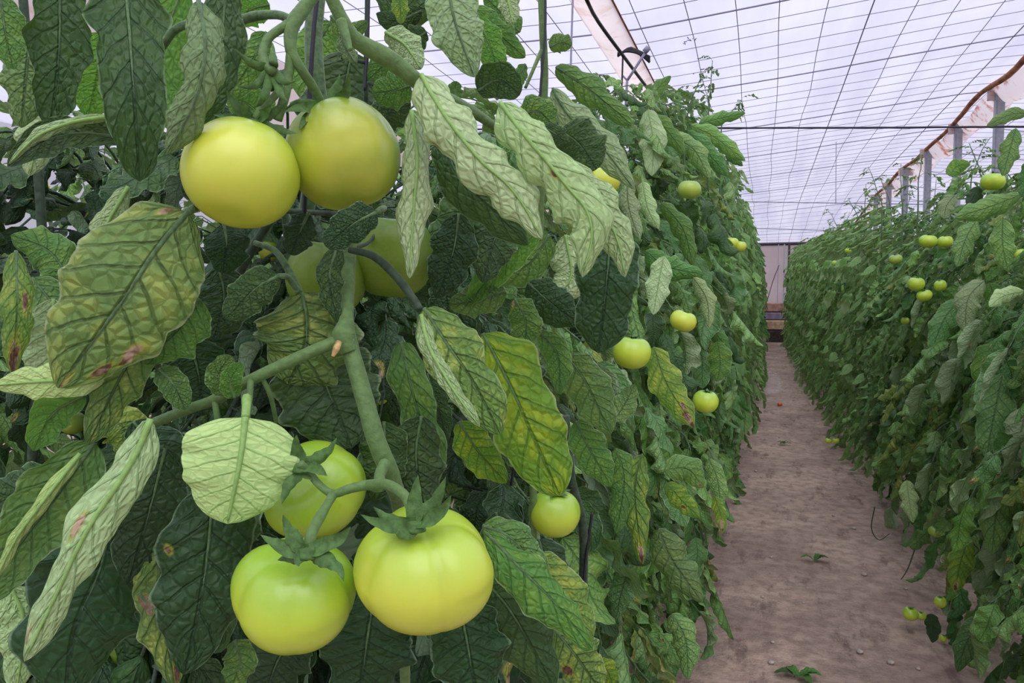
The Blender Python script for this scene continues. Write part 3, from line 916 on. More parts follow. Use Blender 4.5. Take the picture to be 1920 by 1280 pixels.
# shoots that stick up over the hedge tops
def shoot(p, h, seed, label, cat='shoot', lean=(0, 0)):
    r = random.Random(seed)
    root = empty('young_shoot', p, label, cat)
    mb = MB()
    P = [np.array([lean[0] * t ** 1.5 + r.uniform(-.008, .008), lean[1] * t ** 1.5, h * t]) for t in np.linspace(0, 1, 5)]
    tube(mb, [np.array([0, 0, -0.45])] + P, [0.007, 0.006, 0.004, 0.0018], n=18, seg=6); mb.build('stem', M['stem2'], root)
    for q in range(6):
        t = 0.3 + 0.13 * q; S = spline(P, 20)[min(19, int(t * 19))]
        o = bpy.data.objects.new('leaf', LEAFMESH[r.choice([0, 2, 4, 9])]); COL.objects.link(o); o.parent = root
        o.location = S; o.rotation_euler = (0, r.uniform(-1.0, -.3), r.uniform(0, 6.28)); s = r.uniform(.22, .42) * (1.15 - t * .6); o.scale = (s, s, s)
    return root


for i, (px, py, D, h, ln, lb) in enumerate([
        (1285, 240, 3.6, .26, (.08, 0), 'slender young shoot above the left hedge beside the gutter'),
        (1330, 215, 4.2, .30, (.02, 0), 'thin budding shoot rising highest over the left hedge'),
        (1352, 240, 4.6, .16, (.12, 0), 'short shoot bending right over the top of the left hedge'),
        (1748, 420, 6.6, .42, (.03, 0), 'leafy shoot sticking up from the right hedge before the third post'),
        (1655, 420, 9.0, .42, (-.1, 0), 'forked shoot at the far top of the right hedge'),
        (1630, 420, 9.6, .26, (-.2, 0), 'low shoot leaning to the path at the far top of the right hedge'),
        (1700, 420, 7.6, .34, (.02, 0), 'straight thin shoot between the two nearer steel posts'),
        (1820, 345, 5.0, .30, (.1, 0), 'curling shoot at the top of the right hedge near the small fruit')]):
    shoot(at(px, py, D), h, i + 3, lb, lean=ln)

r7 = random.Random(77)
for i in range(16):
    y = 4.6 + i * 0.62
    s_ = shoot((xr(y) - 0.18 + r7.uniform(-.12, .2), y, hr(y) - 0.02), r7.uniform(.22, .40), 40 + i, 'young leafy shoot among many along the top of the right hedge', lean=(r7.uniform(-.16, .14), r7.uniform(-.1, .1)))
    s_['group'] = 'young shoots along the right hedge top'
# drooping bare twigs under the right hedge
for i, (pts, lb) in enumerate([([(1640, 950), (1634, 990), (1648, 1012), (1668, 1000)], 'bare curling twig hanging out from under the right hedge'),
                              ([(1715, 1030), (1700, 1070), (1678, 1100)], 'thin dark twig reaching down to the soil under the right hedge'),
                              ([(1716, 1080), (1708, 1110), (1706, 1135)], 'short dark stalk holding the low hanging fruits')]):
    mb = MB(); tube(mb, [at(x, y, 3.7) for x, y in pts], [0.0035, 0.002], n=14, seg=5); tag(mb.build('twig', M['stemd']), lb, 'twig')

# ================================================================== THE VINE WITH THE BIG FRUITS
VLOC = tuple(at(640, 640, 0.50)[:2]) + (0.0,)
vine = empty('tomato_vine', VLOC, 'large tomato vine close by, its thick stems bearing two trusses of big fruits', 'plant')
vine2 = empty('tomato_vine', tuple(at(1000, 300, 0.75)[:2]) + (0.0,), 'tomato vine with pale curled leaves hanging right of the big fruits', 'plant')
vine3 = empty('tomato_vine', tuple(at(60, 700, 0.66)[:2]) + (0.0,), 'tomato vine at the left edge with dark hanging and pale twisted leaves', 'plant')
LN = [0]
VO = {0: vine, 1: vine2, 2: vine3}


def px(pts, D):
    return [at(p[0], p[1], p[2] if len(p) > 2 else D) for p in pts]


def leaf(pts, hw, D=0.45, m='mid', v=0, face='t', pet=None, rp=0.0022, label=None, nu=56, nv=26, **kw):
    """one hanging leaf: midrib from base to tip as seen in the photograph, each point with its own distance"""
    LN[0] += 1
    P = px(pts, D)
    c = P[len(P) // 2]
    N0 = CAM - c; N0 = N0 / np.linalg.norm(N0)
    w = hw / F * float(np.mean([(p - CAM) @ FW for p in P]))
    seed = kw.pop('seed', LN[0] * 13 + 5)
    mb = MB()
    under = face == 'u'
    a = dict(c1=0.5, c2=0.3, wave=0.12, wf=2.6, lobe=0.07, quilt=0.075, nq=7, shape='ovate')
    a.update(kw)
    a['lobe'] *= 0.7
    S = blade(mb, P, N0, w, nu=nu, nv=nv, under=under, seed=seed, **a)
    # raised midrib and stalk
    off = N0 * (0.0006 if under else -0.0008)
    rib = [S[0] + off, S[len(S) // 3] + off, S[2 * len(S) // 3] + off, S[-2]]
    if pet:
        rib0 = px(pet, D)
        tube(mb, rib0 + [S[0]], [rp, rp * .8], n=14, seg=7, mi=1)
    idx = np.linspace(0, len(S) - 3, 8).astype(int)
    tube(mb, [S[i] + off for i in idx], [rp * .65, rp * .2], n=24, seg=6, mi=1)
    par = VO[v]
    loc = np.array(par.location)
    o = mb.build('leaf', [M[m], M['rib'] if m in ('pale', 'lime') else M['stem'] if m == 'fresh' else M['stem2']], par, loc=loc)
    o.location = (0, 0, 0)
    if label: o['label'] = label
    return o


def stem(name, pts, R, D=0.45, m='stem', v=0, seg=12, label=None, n=None, extra=()):
    mb = MB()
    tube(mb, px(pts, D), [r / F * (pts[0][2] if len(pts[0]) > 2 else D) for r in R], n=n or 10 * len(pts), seg=seg, wob=0.025, seed=len(pts))
    for (p2, r2) in extra:
        tube(mb, px(p2, D), [r / F * (p2[0][2] if len(p2[0]) > 2 else D) for r in r2], n=8 * len(p2), seg=seg, wob=0.025, seed=2)
    par = VO[v] if v is not None else None
    if par is None: return mb.build(name, M[m])
    o = mb.build(name, M[m], par, loc=np.array(par.location)); o.location = (0, 0, 0)
    if label: o['label'] = label
    return o


def fruit(x, y, w, h, D, mat, ax, label, seed=0, cal=True, group=None, lobes=5, amp=0.035, length=0.85, lift=0.3, n=6, hi=True, mcal='sepal', angs=None):
    """ax: stalk direction in (right, up, towards the lens)"""
    c = at(x, y, D)
    fx = 1 / math.cos(math.atan((x - 960) / F))
    r = 0.5 * w / F * D * 0.985
    a = RT * ax[0] + UP * ax[1] - FW * ax[2]
    a = a / np.linalg.norm(a)
    # squash so that the outline gets the height seen
    tilt = abs(ax[1]) / math.sqrt(sum(q * q for q in ax))
    want = h / w
    sq = max(0.68, min(1.0, math.sqrt(max(0.2, want ** 2 - (1 - tilt ** 2))) / max(0.3, tilt))) if tilt > 0.35 else 0.85
    mb = MB()
    tomato_mesh(mb, r, squash=sq * 1.02, lobes=lobes, amp=amp, ax=a, seed=seed, nu=40 if hi else 16, nv=64 if hi else 24)
    mb.v = [q + c for q in mb.v]
    o = mb.build('tomato', M[mat], None, loc=c, attr='high')
    tag(o, label, 'tomato', group)
    if cal:
        k2 = MB()
        calyx_mesh(k2, c - a * r * (0.86 - sq) * 0.9, a, r, n=n, length=length, lift=lift, seed=seed, hi=hi, angs=angs)
        q = k2.build('calyx', M[mcal], o, loc=c); q.location = (0, 0, 0)
    return o


def sepals(fr, cx, cy, D, tips, hw=.0040, core=.006, dirc=None):
    """calyx as seen: one pointed sepal per tip (x, y, depth, bow x, bow y)"""
    mb = MB(); c = at(cx, cy, D)
    for k, t in enumerate(tips):
        x, y, d = t[:3]; bx, by = (t[3], t[4]) if len(t) > 3 else (0, 0)
        e = at(x, y, d); m1 = at(cx + (x - cx) * .3 + bx * .7, cy + (y - cy) * .3 + by * .7, D + (d - D) * .3); m2 = at(cx + (x - cx) * .68 + bx, cy + (y - cy) * .68 + by, D + (d - D) * .7)
        N = CAM - c; N = N / np.linalg.norm(N) + UP * .35
        blade(mb, [c, m1, m2, e], N / np.linalg.norm(N), hw, nu=22, nv=8, c1=.8 if k % 2 else -.5, wave=.12, wf=2, lobe=.05, quilt=.02, seed=k + int(cx), shape='sepal', twist=1.1 * (-1) ** k, fit=False)
    u = dirc if dirc is not None else UP
    tube(mb, [c - u * core * .5, c + u * core * .4], [core, core * .7], n=5, seg=12)
    o = mb.build('calyx', M['sepal'], fr, loc=np.array(fr.location)); o.location = (0, 0, 0)


G1 = 'fruits of the upper truss'; G2 = 'fruits of the lower truss'
# ---- the big fruits
t1 = fruit(453, 325, 212, 201, .450, 'tom_y', (.15, 1, -.45), 'large yellowish green tomato, left one of the upper pair', 3, group=G1, cal=False)
t2 = fruit(645, 289, 217, 208, .487, 'tom_b', (-.28, 1, .05), 'large olive green tomato, right one of the upper pair', 4, group=G1, amp=.06, lobes=4, cal=False)
t3 = fruit(553, 1113, 226, 200, .420, 'tom_a', (.06, 1, .42), 'large lime green tomato with drooping calyx, lower left of the lowest truss', 6, group=G2, amp=.085, cal=False)
t4 = fruit(797, 1064, 264, 218, .412, 'tom_y', (-.04, 1, .30), 'biggest tomato, broad and yellow green, right of the lowest truss', 8, group=G2, amp=.10, cal=False)
t5 = fruit(590, 918, 190, 182, .480, 'tom_a', (-.25, .55, .85), 'green tomato behind the pale lime leaf, topmost of the lowest truss', 11, group=G2, amp=.06, cal=False)
sepals(t1, 475, 232, .447, [(424, 168, .44, -6, 0), (452, 190, .437), (508, 196, .44, 3, 0), (560, 250, .45), (400, 215, .452), (540, 190, .452)], .0040)
sepals(t2, 615, 205, .470, [(530, 212, .445, 0, -6), (536, 204, .47, 0, -12), (654, 136, .455, 8, 12), (637, 138, .47, 0, 4), (560, 245, .452, -4, -8), (700, 200, .485, 0, -10)], .0044)
sepals(t3, 577, 1034, .388, [(488, 1002, .385, 0, 8), (530, 964, .388, -4, 6), (658, 986, .385, 4, 8), (645, 1090, .372, 12, -8), (560, 1062, .38, -4, -2), (520, 1050, .392)], .0050)
sepals(t4, 778, 984, .388, [(676, 964, .375, -4, 10), (700, 950, .395, 0, 10), (784, 890, .392, -3, 0), (836, 892, .385, 3, 8), (846, 928, .38, 4, 12), (742, 1000, .375, 0, 6)], .0048)
sepals(t5, 566, 874, .436, [(556, 814, .43, -5, 0), (632, 820, .435, 2, 8), (614, 892, .425, 0, -5), (528, 946, .425, -2, -8), (540, 872, .44), (585, 900, .43)], .0046)
fruit(735, 480, 160, 160, .600, 'tom_shade', (.1, 1, .1), 'shaded green tomato behind the main stem, right one of two', 12, cal=False)
fruit(612, 520, 150, 150, .585, 'tom_shade', (.1, 1, .1), 'shaded green tomato behind the main stem, left one of two', 13, cal=False)
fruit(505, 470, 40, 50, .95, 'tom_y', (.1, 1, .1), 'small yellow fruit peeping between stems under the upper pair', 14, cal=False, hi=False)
fruit(244, 1205, 150, 190, .74, 'tom_shade', (.1, 1, .1), 'dark shaded green tomato hidden low between the hanging leaves', 15, cal=False)
fruit(1040, 961, 98, 88, .92, 'tom_a', (.1, 1, .2), 'lime green tomato hanging behind the yellowing leaf tip', 16, length=.7)
fruit(1184, 660, 72, 64, 1.25, 'tom_a', (.1, 1, .1), 'bright round tomato below the large dark leaf in the left hedge', 17, length=.5)
fruit(1281, 601, 50, 42, 1.75, 'tom_y', (.3, 1, .2), 'yellowish tomato halfway along the left hedge, at horizon height', 18, hi=False, length=.5)
fruit(1323, 752, 48, 44, 1.8, 'tom_a', (.1, 1, .2), 'round green tomato low on the path side of the left hedge', 19, hi=False, length=.5)
for (x, y, w, h, D, lb) in [(1095, 325, 54, 48, 1.32, 'left yellow tomato of the cluster high behind the curled pale leaves'), (1135, 338, 58, 52, 1.30, 'right yellow tomato of the cluster high behind the curled pale leaves'),
                            (1293, 355, 44, 36, 2.2, 'small green tomato high on the left hedge under the gutter'),
                            (1372, 456, 26, 24, 3.3, 'left one of the tiny yellow pair far up the left hedge'), (1388, 462, 22, 22, 3.3, 'right one of the tiny yellow pair far up the left hedge'),
                            (712, 742, 34, 40, 1.0, 'yellow green fruit glimpsed right of the main stem'), (136, 792, 46, 44, .9, 'pale green fruit glimpsed at the left behind the small curled leaf')]:
    fruit(x, y, w, h, D, 'tom_y' if 'yellow' in lb else 'tom_c', (.1, 1, .1), lb, int(x), hi=False, length=.5)
for (x, y, w, h, D, lb) in [(1862, 340, 42, 34, 2.9, 'green tomato set highest on the right hedge, before the tallest post'), (1740, 452, 32, 26, 3.45, 'flattish green tomato high on the right hedge, left one of a pair'),
                            (1772, 453, 28, 24, 3.5, 'flattish green tomato high on the right hedge, right one of a pair'), (1718, 532, 30, 27, 3.4, 'upper left tomato of the trio on the right hedge'),
                            (1733, 554, 28, 23, 3.38, 'lowest tomato of the trio on the right hedge'), (1763, 535, 22, 24, 3.4, 'right tomato of the trio on the right hedge, half hidden'),
                            (1679, 486, 24, 20, 4.4, 'shaded green tomato left of the pair on the right hedge'), (1567, 494, 15, 13, 7.5, 'tiny far tomato near the top of the right hedge'),
                            (1697, 601, 15, 14, 4.1, 'tiny pale tomato midway down the right hedge'), (1910, 476, 24, 22, 2.7, 'yellowish tomato at the right edge of the view'),
                            (1707, 1150, 28, 25, 3.1, 'green tomato dangling lowest over the soil at the right hedge'), (1727, 1154, 18, 15, 3.15, 'small tomato beside the lowest dangling one'),
                            (1763, 1128, 22, 26, 2.9, 'half hidden tomato above the lowest dangling ones'), (1768, 1196, 14, 13, 3.0, 'tiny tomato under the blue green leaflet at the right'),
                            (1553, 826, 13, 11, 6.2, 'tiny tomato touching the soil at the foot of the right hedge'), (1567, 826, 13, 11, 6.3, 'tiny tomato at the foot of the right hedge, right of another'),
                            (1754, 996, 26, 20, 3.3, 'dull green tomato low in the right hedge'), (1590, 470, 12, 11, 7.8, 'very small yellow tomato at the far top of the right hedge')]:
    fruit(x, y, w, h, D, 'tom_a' if 'yellow' in lb else 'tom_c' if 'dull' in lb or 'shaded' in lb else 'tom_a', (rng.uniform(-.3, .3), 1, .15), lb, int(x), hi=False, length=.55, n=5)
# the red one lying on the path
P = onplane(1462, 758, 2, 0.02); mb = MB(); tomato_mesh(mb, .032, seed=5, nu=14, nv=20); mb.v = [q + P for q in mb.v]
tag(mb.build('tomato', M['tom_r'], loc=P, attr='high'), 'small red tomato lying on the bare path', 'tomato')

# ---- stems of the big vine
stem('main_stem', [(655, 455, .52), (650, 530, .50), (647, 600, .48), (656, 650, .475), (676, 720, .47), (704, 820, .465), (735, 900, .475), (752, 990, .52), (760, 1290, .60)], [14, 15, 15, 16, 14, 14, 12, 11], label='thick fuzzy main stem')
stem('stem_knot', [(652, 600, .478), (644, 628, .472), (655, 660, .472)], [12, 21, 15], m='stem')
stem('side_branch', [(640, 636, .472), (560, 670, .465), (465, 715, .465), (405, 748, .475), (350, 768, .48), (270, 800, .50)], [12, 11, 10, 10], extra=[([(470, 712, .463), (468, 745, .45), (463, 790, .43)], [6, 5]), ([(492, 708, .465), (508, 745, .47), (518, 790, .485)], [5, 4]), ([(402, 748, .475), (406, 775, .47), (409, 806, .47)], [6, 5])])
stem('dry_stub', [(636, 640, .462), (630, 655, .46), (624, 668, .46)], [6, 7, 3], m='dry', seg=7, label='pale dry broken stub')
stem('fruit_stalk', [(722, 868, .455), (712, 890, .445), (711, 912, .435), (690, 909, .432), (655, 916, .43), (625, 925, .43), (600, 910, .432), (580, 886, .435), (562, 868, .432)], [11, 10, 10, 9, 8, 7, 7, 8], label='knuckled stalk of the lower truss',
     extra=[([(625, 926, .43), (608, 955, .415), (592, 983, .405), (583, 1005, .395), (577, 1032, .395)], [9, 8, 10, 9, 12]),
            ([(690, 909, .432), (725, 908, .42), (755, 925, .405), (770, 948, .398), (777, 978, .398)], [10, 10, 9, 9, 12])])
stem('fruit_stalk', [(605, -30, .47), (570, 15, .465), (548, 50, .46), (546, 95, .458), (565, 130, .46), (588, 165, .47), (606, 200, .478)], [12, 12, 14, 12, 9, 9, 8], label='forking stalk of the upper truss',
     extra=[([(540, 45, .46), (505, 70, .455), (493, 98, .45), (498, 122, .445), (512, 134, .44)], [9, 8, 8, 9, 8]),
            ([(546, 95, .458), (541, 140, .458), (534, 180, .455), (520, 225, .455)], [9, 9, 9]),
            ([(540, 150, .458), (515, 180, .45), (490, 205, .445), (478, 222, .445)], [7, 7, 6])])
# spent flower star hooked on the upper truss
mb = MB()
a_ = RT * -.3 + UP * -.9 - FW * -.2
ctr = at(512, 128, .445)
for kx, ang in enumerate([(-72, -48), (-68, 22), (-34, 62), (28, 50), (44, 12), (0, -60)]):
    e = at(512 + ang[0], 140 + ang[1], .44 + .01 * (kx % 3 - 1)); m_ = at(512 + ang[0] * .5, 142 + ang[1] * .55 + 6, .437)
    blade(mb, [ctr, m_, e], CAM - ctr, .0030, nu=14, nv=6, c1=.7, wave=.1, lobe=.03, quilt=0, seed=kx, shape='sepal', twist=.8, fit=False)
o = mb.build('empty_calyx', M['sepal'], vine, loc=VLOC); o.location = (0, 0, 0)
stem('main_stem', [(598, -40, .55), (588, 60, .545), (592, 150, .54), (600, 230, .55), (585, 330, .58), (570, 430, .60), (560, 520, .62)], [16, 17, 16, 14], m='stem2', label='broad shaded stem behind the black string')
stem('side_branch', [(605, -40, .43), (628, 10, .435), (652, 55, .44), (672, 78, .445), (735, 115, .455), (800, 165, .47), (860, 195, .49), (910, 225, .52), (960, 262, .56)], [12, 13, 19, 16, 13, 12, 9, 7], v=1, label='thick fuzzy branch slanting right across the top',
     extra=[([(640, 40, .432), (652, 75, .428), (657, 94, .426)], [10, 7, 4])])
stem('petiole', [(440, 42, .50), (480, 30, .49), (520, 28, .48), (550, 38, .475)], [9, 9, 8, 7], m='stem2', extra=[([(300, 95, .52), (330, 55, .51), (375, 42, .505), (440, 42, .50)], [7, 8, 9])])
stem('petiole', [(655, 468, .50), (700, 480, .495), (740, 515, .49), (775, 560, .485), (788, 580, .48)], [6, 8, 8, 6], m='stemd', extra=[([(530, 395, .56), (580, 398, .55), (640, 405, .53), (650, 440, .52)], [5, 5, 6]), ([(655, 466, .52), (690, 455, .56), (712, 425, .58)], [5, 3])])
stem('petiole', [(478, 455, .52), (515, 470, .51), (540, 505, .50), (562, 550, .49)], [5, 6, 6, 7], m='stem2')
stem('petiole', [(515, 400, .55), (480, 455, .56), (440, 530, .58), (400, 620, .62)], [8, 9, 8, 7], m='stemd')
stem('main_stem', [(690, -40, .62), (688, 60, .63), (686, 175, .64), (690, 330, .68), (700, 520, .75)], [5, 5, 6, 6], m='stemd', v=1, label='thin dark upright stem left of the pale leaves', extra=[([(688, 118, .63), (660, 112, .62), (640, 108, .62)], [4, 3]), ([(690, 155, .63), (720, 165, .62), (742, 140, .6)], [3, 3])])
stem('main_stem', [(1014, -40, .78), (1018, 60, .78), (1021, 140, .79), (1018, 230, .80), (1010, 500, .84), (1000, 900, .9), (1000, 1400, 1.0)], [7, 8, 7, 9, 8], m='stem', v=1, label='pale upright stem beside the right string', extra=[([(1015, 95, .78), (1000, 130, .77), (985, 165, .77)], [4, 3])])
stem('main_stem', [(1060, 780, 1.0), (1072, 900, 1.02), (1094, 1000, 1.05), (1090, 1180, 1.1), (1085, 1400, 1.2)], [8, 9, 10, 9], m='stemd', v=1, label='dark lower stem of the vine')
stem('main_stem', [(40, -40, .75), (60, 200, .76), (80, 500, .78), (60, 900, .80), (70, 1400, .9)], [8, 9, 9], m='stemd', v=2)
# strings
for (pts, D, w, lb) in [([(597, -30), (588, 60), (582, 150), (577, 240), (570, 420)], .525, 4.6, 'black string running down beside the broad stem above the big fruits'),
                        ([(1022, -30), (1022, 60), (1014, 160), (1008, 260)], .77, 2.6, 'black string twisted round the pale upright stem'),
                        ([(690, -30), (690, 60), (684, 170)], .615, 2.4, 'thin black string along the dark upright stem'),
                        ([(1074, -5), (1072, 60), (1070, 130)], 1.9, 2.0, 'thin grey string hanging left of the gutter'),
                        ([(975, 800), (955, 930), (940, 1010)], .98, 2.6, 'black string low behind the big fruits'),
                        ([(1110, 960), (1096, 1070), (1094, 1150)], 1.05, 2.6, 'black string beside the dark lower stem')]:
    mb = MB(); tube(mb, px(pts, D), w / F * D, n=30, seg=7, wob=.08, seed=9)
    tag(mb.build('support_string', M['wire'] if 'grey' in lb else M['string']), lb, 'string')

# ---- leaves, upper left
leaf([(112, -60), (112, 60), (106, 150), (92, 245)], 50, .46, 'dark', c1=.35, c2=-2.3, lobe=.05, label='dark hanging leaf with rolled edges', v=2)
leaf([(232, -60, .44), (243, 60, .43), (252, 190, .42), (262, 340, .43)], 66, .42, 'dark', c1=.3, c2=-1.2, lobe=.08, shape='long', label='long dark leaf with its pale margins rolled forward')
leaf([(372, 0, .42), (385, 90, .41), (365, 190, .41), (312, 290, .42)], 38, .41, 'pale', face='u', c1=1.1, c2=.5, lobe=.06, shape='long', m_=0) if False else leaf([(372, 0, .42), (385, 90, .41), (365, 190, .41), (312, 290, .42)], 38, .41, 'dark', face='u', c1=1.1, c2=.5, lobe=.06, shape='long', label='grey green underside of a narrow leaf')
leaf([(425, -50), (418, 50), (405, 140), (360, 250)], 42, .46, 'dark', c1=.5)
leaf([(190, 60), (185, 130), (165, 220)], 50, .52, 'fresh', c1=.4, label='bright leaf lit through from behind')
leaf([(345, -30), (310, 70), (300, 170), (330, 250)], 44, .53, 'fresh', c1=.4)
leaf([(400, 180), (398, 260), (350, 350)], 42, .5, 'dark')
leaf([(232, 262, .45), (165, 250, .44), (90, 262, .43), (14, 312, .42)], 34, .43, 'dark', c1=-.2, c2=-.6, roll=.35, shape='long', v=2, label='level leaf with a pale upper rim')
leaf([(215, 218, .44), (140, 228, .43), (70, 255, .42), (16, 308, .42)], 11, .43, 'pale', face='u', c1=.9, shape='long', v=2)
leaf([(60, 40), (50, 130), (40, 240)], 38, .56, 'row', v=2, c1=1.2)
leaf([(95, 150), (75, 240), (55, 330)], 34, .62, 'pale', face='u', v=2, c1=1.2)
leaf([(0, -20), (10, 60), (25, 130)], 34, .5, 'mid', v=2)
leaf([(500, 60), (470, 120), (420, 190)], 32, .60, 'mid'); leaf([(505, 8), (470, 18), (440, 48)], 30, .6, 'fresh'); leaf([(660, 95), (640, 200), (610, 330)], 80, .66, 'dark', label='broad dark leaf behind the upper truss')
leaf([(500, 230), (470, 200), (420, 170)], 40, .62, 'fresh'); leaf([(620, 40), (590, 100), (570, 190)], 46, .7, 'mid')
leaf([(560, 260), (520, 300), (470, 360)], 50, .68, 'dark'); leaf([(330, 10), (350, 60), (380, 100)], 40, .6, 'fresh')
# ---- mid left
leaf([(352, 398, .44), (295, 465, .43), (225, 570, .42), (108, 728, .42)], 112, .43, 'mottled', c1=.35, c2=.3, nq=6.5, quilt=.06, lobe=.08, wave=.05, shape='ovate', pet=[(402, 372, .47), (375, 384, .455)], rp=.003, seed=77,
     burn=((1.0, -.1, .13), (.84, -.62, .09), (.70, -.70, .09), (.76, -.8, .07), (.06, .55, .07)), label='big mottled yellow green leaf with scorched patches')
leaf([(300, 600, .455), (235, 690, .45), (165, 835, .45)], 44, .45, 'mottled', c1=.4, lobe=.1, seed=5)
leaf([(375, 560, .46), (330, 620, .455), (265, 680, .455)], 52, .45, 'mid', lobe=.12)
leaf([(195, 712, .445), (90, 714, .44), (-15, 722, .44)], 33, .44, 'lime', face='u', c1=.3, v=2, label='pale leaf pointing left')
leaf([(160, 740), (100, 775), (62, 845)], 34, .46, 'fresh', c1=-.5, c2=-.7, v=2)
leaf([(240, 350, .5), (195, 430, .49), (160, 510, .49)], 22, .49, 'pale', face='u', c1=1.0)
leaf([(30, 470, .62), (32, 580, .6), (24, 705, .6)], 27, .6, 'yellow', face='t', c1=.8, v=2, burn=((1.0, 0, .45), (.45, -.4, .15)), label='yellowed leaf with a scorched tip')
leaf([(100, 560), (95, 650), (85, 740)], 46, .64, 'pale', face='u', v=2); leaf([(60, 520), (110, 590), (130, 680)], 45, .72, 'mid', v=2)
leaf([(130, 520), (90, 470), (20, 440)], 40, .75, 'mid', v=2)
leaf([(355, 640, .5), (372, 700, .5), (380, 780, .5)], 62, .5, 'deep', lobe=.1); leaf([(420, 420, .5), (425, 460, .49), (418, 512, .49)], 40, .49, 'deep', shape='round')
leaf([(410, 500, .52), (420, 560, .52), (400, 640, .52)], 50, .52, 'deep'); leaf([(578, 400, .5), (560, 440, .49), (545, 478, .49)], 29, .49, 'deep', shape='round')
leaf([(523, 517, .46), (480, 540, .455), (424, 598, .455)], 36, .455, 'dark', shape='round', c1=.3, pet=[(555, 540, .48), (540, 520, .47)], label='small oval leaf with a light rim')
leaf([(706, 398, .455), (665, 418, .45), (610, 462, .45)], 34, .45, 'deep', shape='round', c1=.25, quilt=.03, pet=[(720, 390, .47), (714, 392, .46)], label='smooth blue green leaflet under the upper fruits')
leaf([(298, 692, .46), (325, 720, .455), (348, 768, .455)], 26, .455, 'mid', shape='round', c1=-.4); leaf([(425, 740, .455), (410, 705, .45), (432, 665, .45)], 24, .45, 'mid', shape='round', c1=-.6)
leaf([(440, 745, .45), (432, 715, .445), (452, 680, .445)], 20, .445, 'fresh', shape='round', c1=-.6)
leaf([(566, 548, .49), (575, 600, .485), (570, 660, .485), (540, 720, .49)], 96, .485, 'mottled', c1=.3, lobe=.08, shape='round', seed=3); leaf([(580, 640, .50), (610, 720, .495), (660, 840, .495)], 98, .49, 'dark', c1=.25, nq=6, lobe=.07, label='broad deeply veined leaf behind the main stem')
leaf([(635, 455, .475), (618, 520, .47), (632, 605, .475)], 24, .47, 'dark', c1=.7)
leaf([(620, 660), (680, 700), (690, 760)], 30, .56, 'deep')
leaf([(460, 782, .425), (452, 850, .42), (440, 915, .42), (426, 982, .425)], 106, .42, 'lime', face='u', c1=.2, c2=.35, lobe=.025, wave=.05, quilt=.015, nq=5, seed=901, shape='heart', rp=.003, pet=[(463, 745, .44), (462, 765, .43)], label='pale lime leaf turned underside out')
# ---- lower left
leaf([(282, 785, .425), (245, 870, .42), (165, 990, .415), (112, 1100, .415), (45, 1240, .42)], 44, .418, 'pale', face='u', c1=.6, c2=.6, roll=.25, lobe=.10, shape='long', rp=.003, label='long pale twisted leaf, underside out', burn=((.45, .4, .10), (.9, .6, .07)), v=2)
leaf([(178, 830, .46), (105, 930, .45), (30, 1030, .45), (-40, 1130, .45)], 66, .45, 'mid', c1=.1, c2=-.9, lobe=.1, shape='long', v=2, label='green leaf with one pale rolled margin')
leaf([(150, 850, .45), (88, 930, .44), (30, 1010, .44), (-10, 1090, .44)], 13, .44, 'lime', face='u', c1=.9, shape='long', v=2)
leaf([(110, 890), (50, 920), (-40, 960)], 46, .48, 'dark', v=2)
leaf([(215, 930, .5), (190, 1060, .49), (140, 1180, .48), (120, 1320, .48)], 110, .48, 'deep', lobe=.1, v=2, label='broad very dark leaf at the bottom left', c1=.4)
leaf([(400, 905, .46), (392, 1010, .455), (375, 1130, .45), (345, 1265, .45)], 88, .45, 'deep', lobe=.07, nq=8, c1=.3, label='dark blue green leaf left of the lowest fruits', burn=((.35, .75, .05),))
leaf([(310, 840, .49), (285, 940, .485), (240, 1100, .485)], 62, .48, 'deep', lobe=.1); leaf([(300, 1000, .49), (300, 1120, .49), (330, 1290, .49)], 44, .49, 'mottled', lobe=.14, burn=((.95, -.3, .2),))
leaf([(260, 1110, .47), (275, 1130, .47), (285, 1155, .47)], 10, .47, 'rowy', burn=((.7, 0, 1.2),)); leaf([(20, 1100), (45, 1170), (30, 1300)], 40, .5, 'pale', face='u', v=2)
leaf([(440, 1200, .48), (450, 1240, .48), (430, 1300, .48)], 30, .48, 'mid'); leaf([(560, 1180), (520, 1240), (490, 1330)], 60, .55, 'deep'); leaf([(700, 1120, .5), (690, 1190, .49), (670, 1330, .49)], 90, .49, 'deep', lobe=.08, label='dark leaf under the biggest fruit')
leaf([(860, 1120, .48), (875, 1200, .475), (900, 1340, .475)], 72, .475, 'deep', lobe=.08); leaf([(600, 1040, .56), (680, 960, .56), (720, 1080, .56)], 90, .56, 'deep')
leaf([(250, 790), (300, 860), (320, 960)], 50, .55, 'deep'); leaf([(180, 780), (230, 800), (250, 860)], 40, .56, 'yellow')
leaf([(720, 790, .50), (720, 850, .5), (700, 940, .5)], 46, .5, 'dark'); leaf([(790, 780, .51), (780, 860, .51), (800, 980, .51)], 50, .51, 'dark')
# ---- pale curled leaves on the right
leaf([(790, 140, .46), (830, 210, .45), (900, 300, .45), (965, 360, .455), (1016, 448, .46)], 45, .455, 'pale', v=1, face='u', c1=.85, c2=.7, lobe=.10, wf=4, shape='long', roll=-.2, label='long pale curled leaf, left one of the slanting pair', burn=((.33, .9, .05), (.5, .9, .04), (.85, -.8, .05)), pet=[(812, 215, .48), (800, 170, .47)])
leaf([(938, 192, .46), (985, 255, .45), (1060, 345, .45), (1110, 420, .45), (1092, 520, .455)], 46, .455, 'pale', v=1, face='u', c1=.8, c2=.7, lobe=.10, wf=4, shape='long', roll=-.15, label='long pale curled leaf, right one of the slanting pair', burn=((.45, .1, .05),))
leaf([(1060, 300, .50), (1120, 380, .49), (1158, 450, .49), (1172, 520, .49)], 36, .49, 'pale', v=1, face='u', c1=.7, c2=.5, lobe=.12)
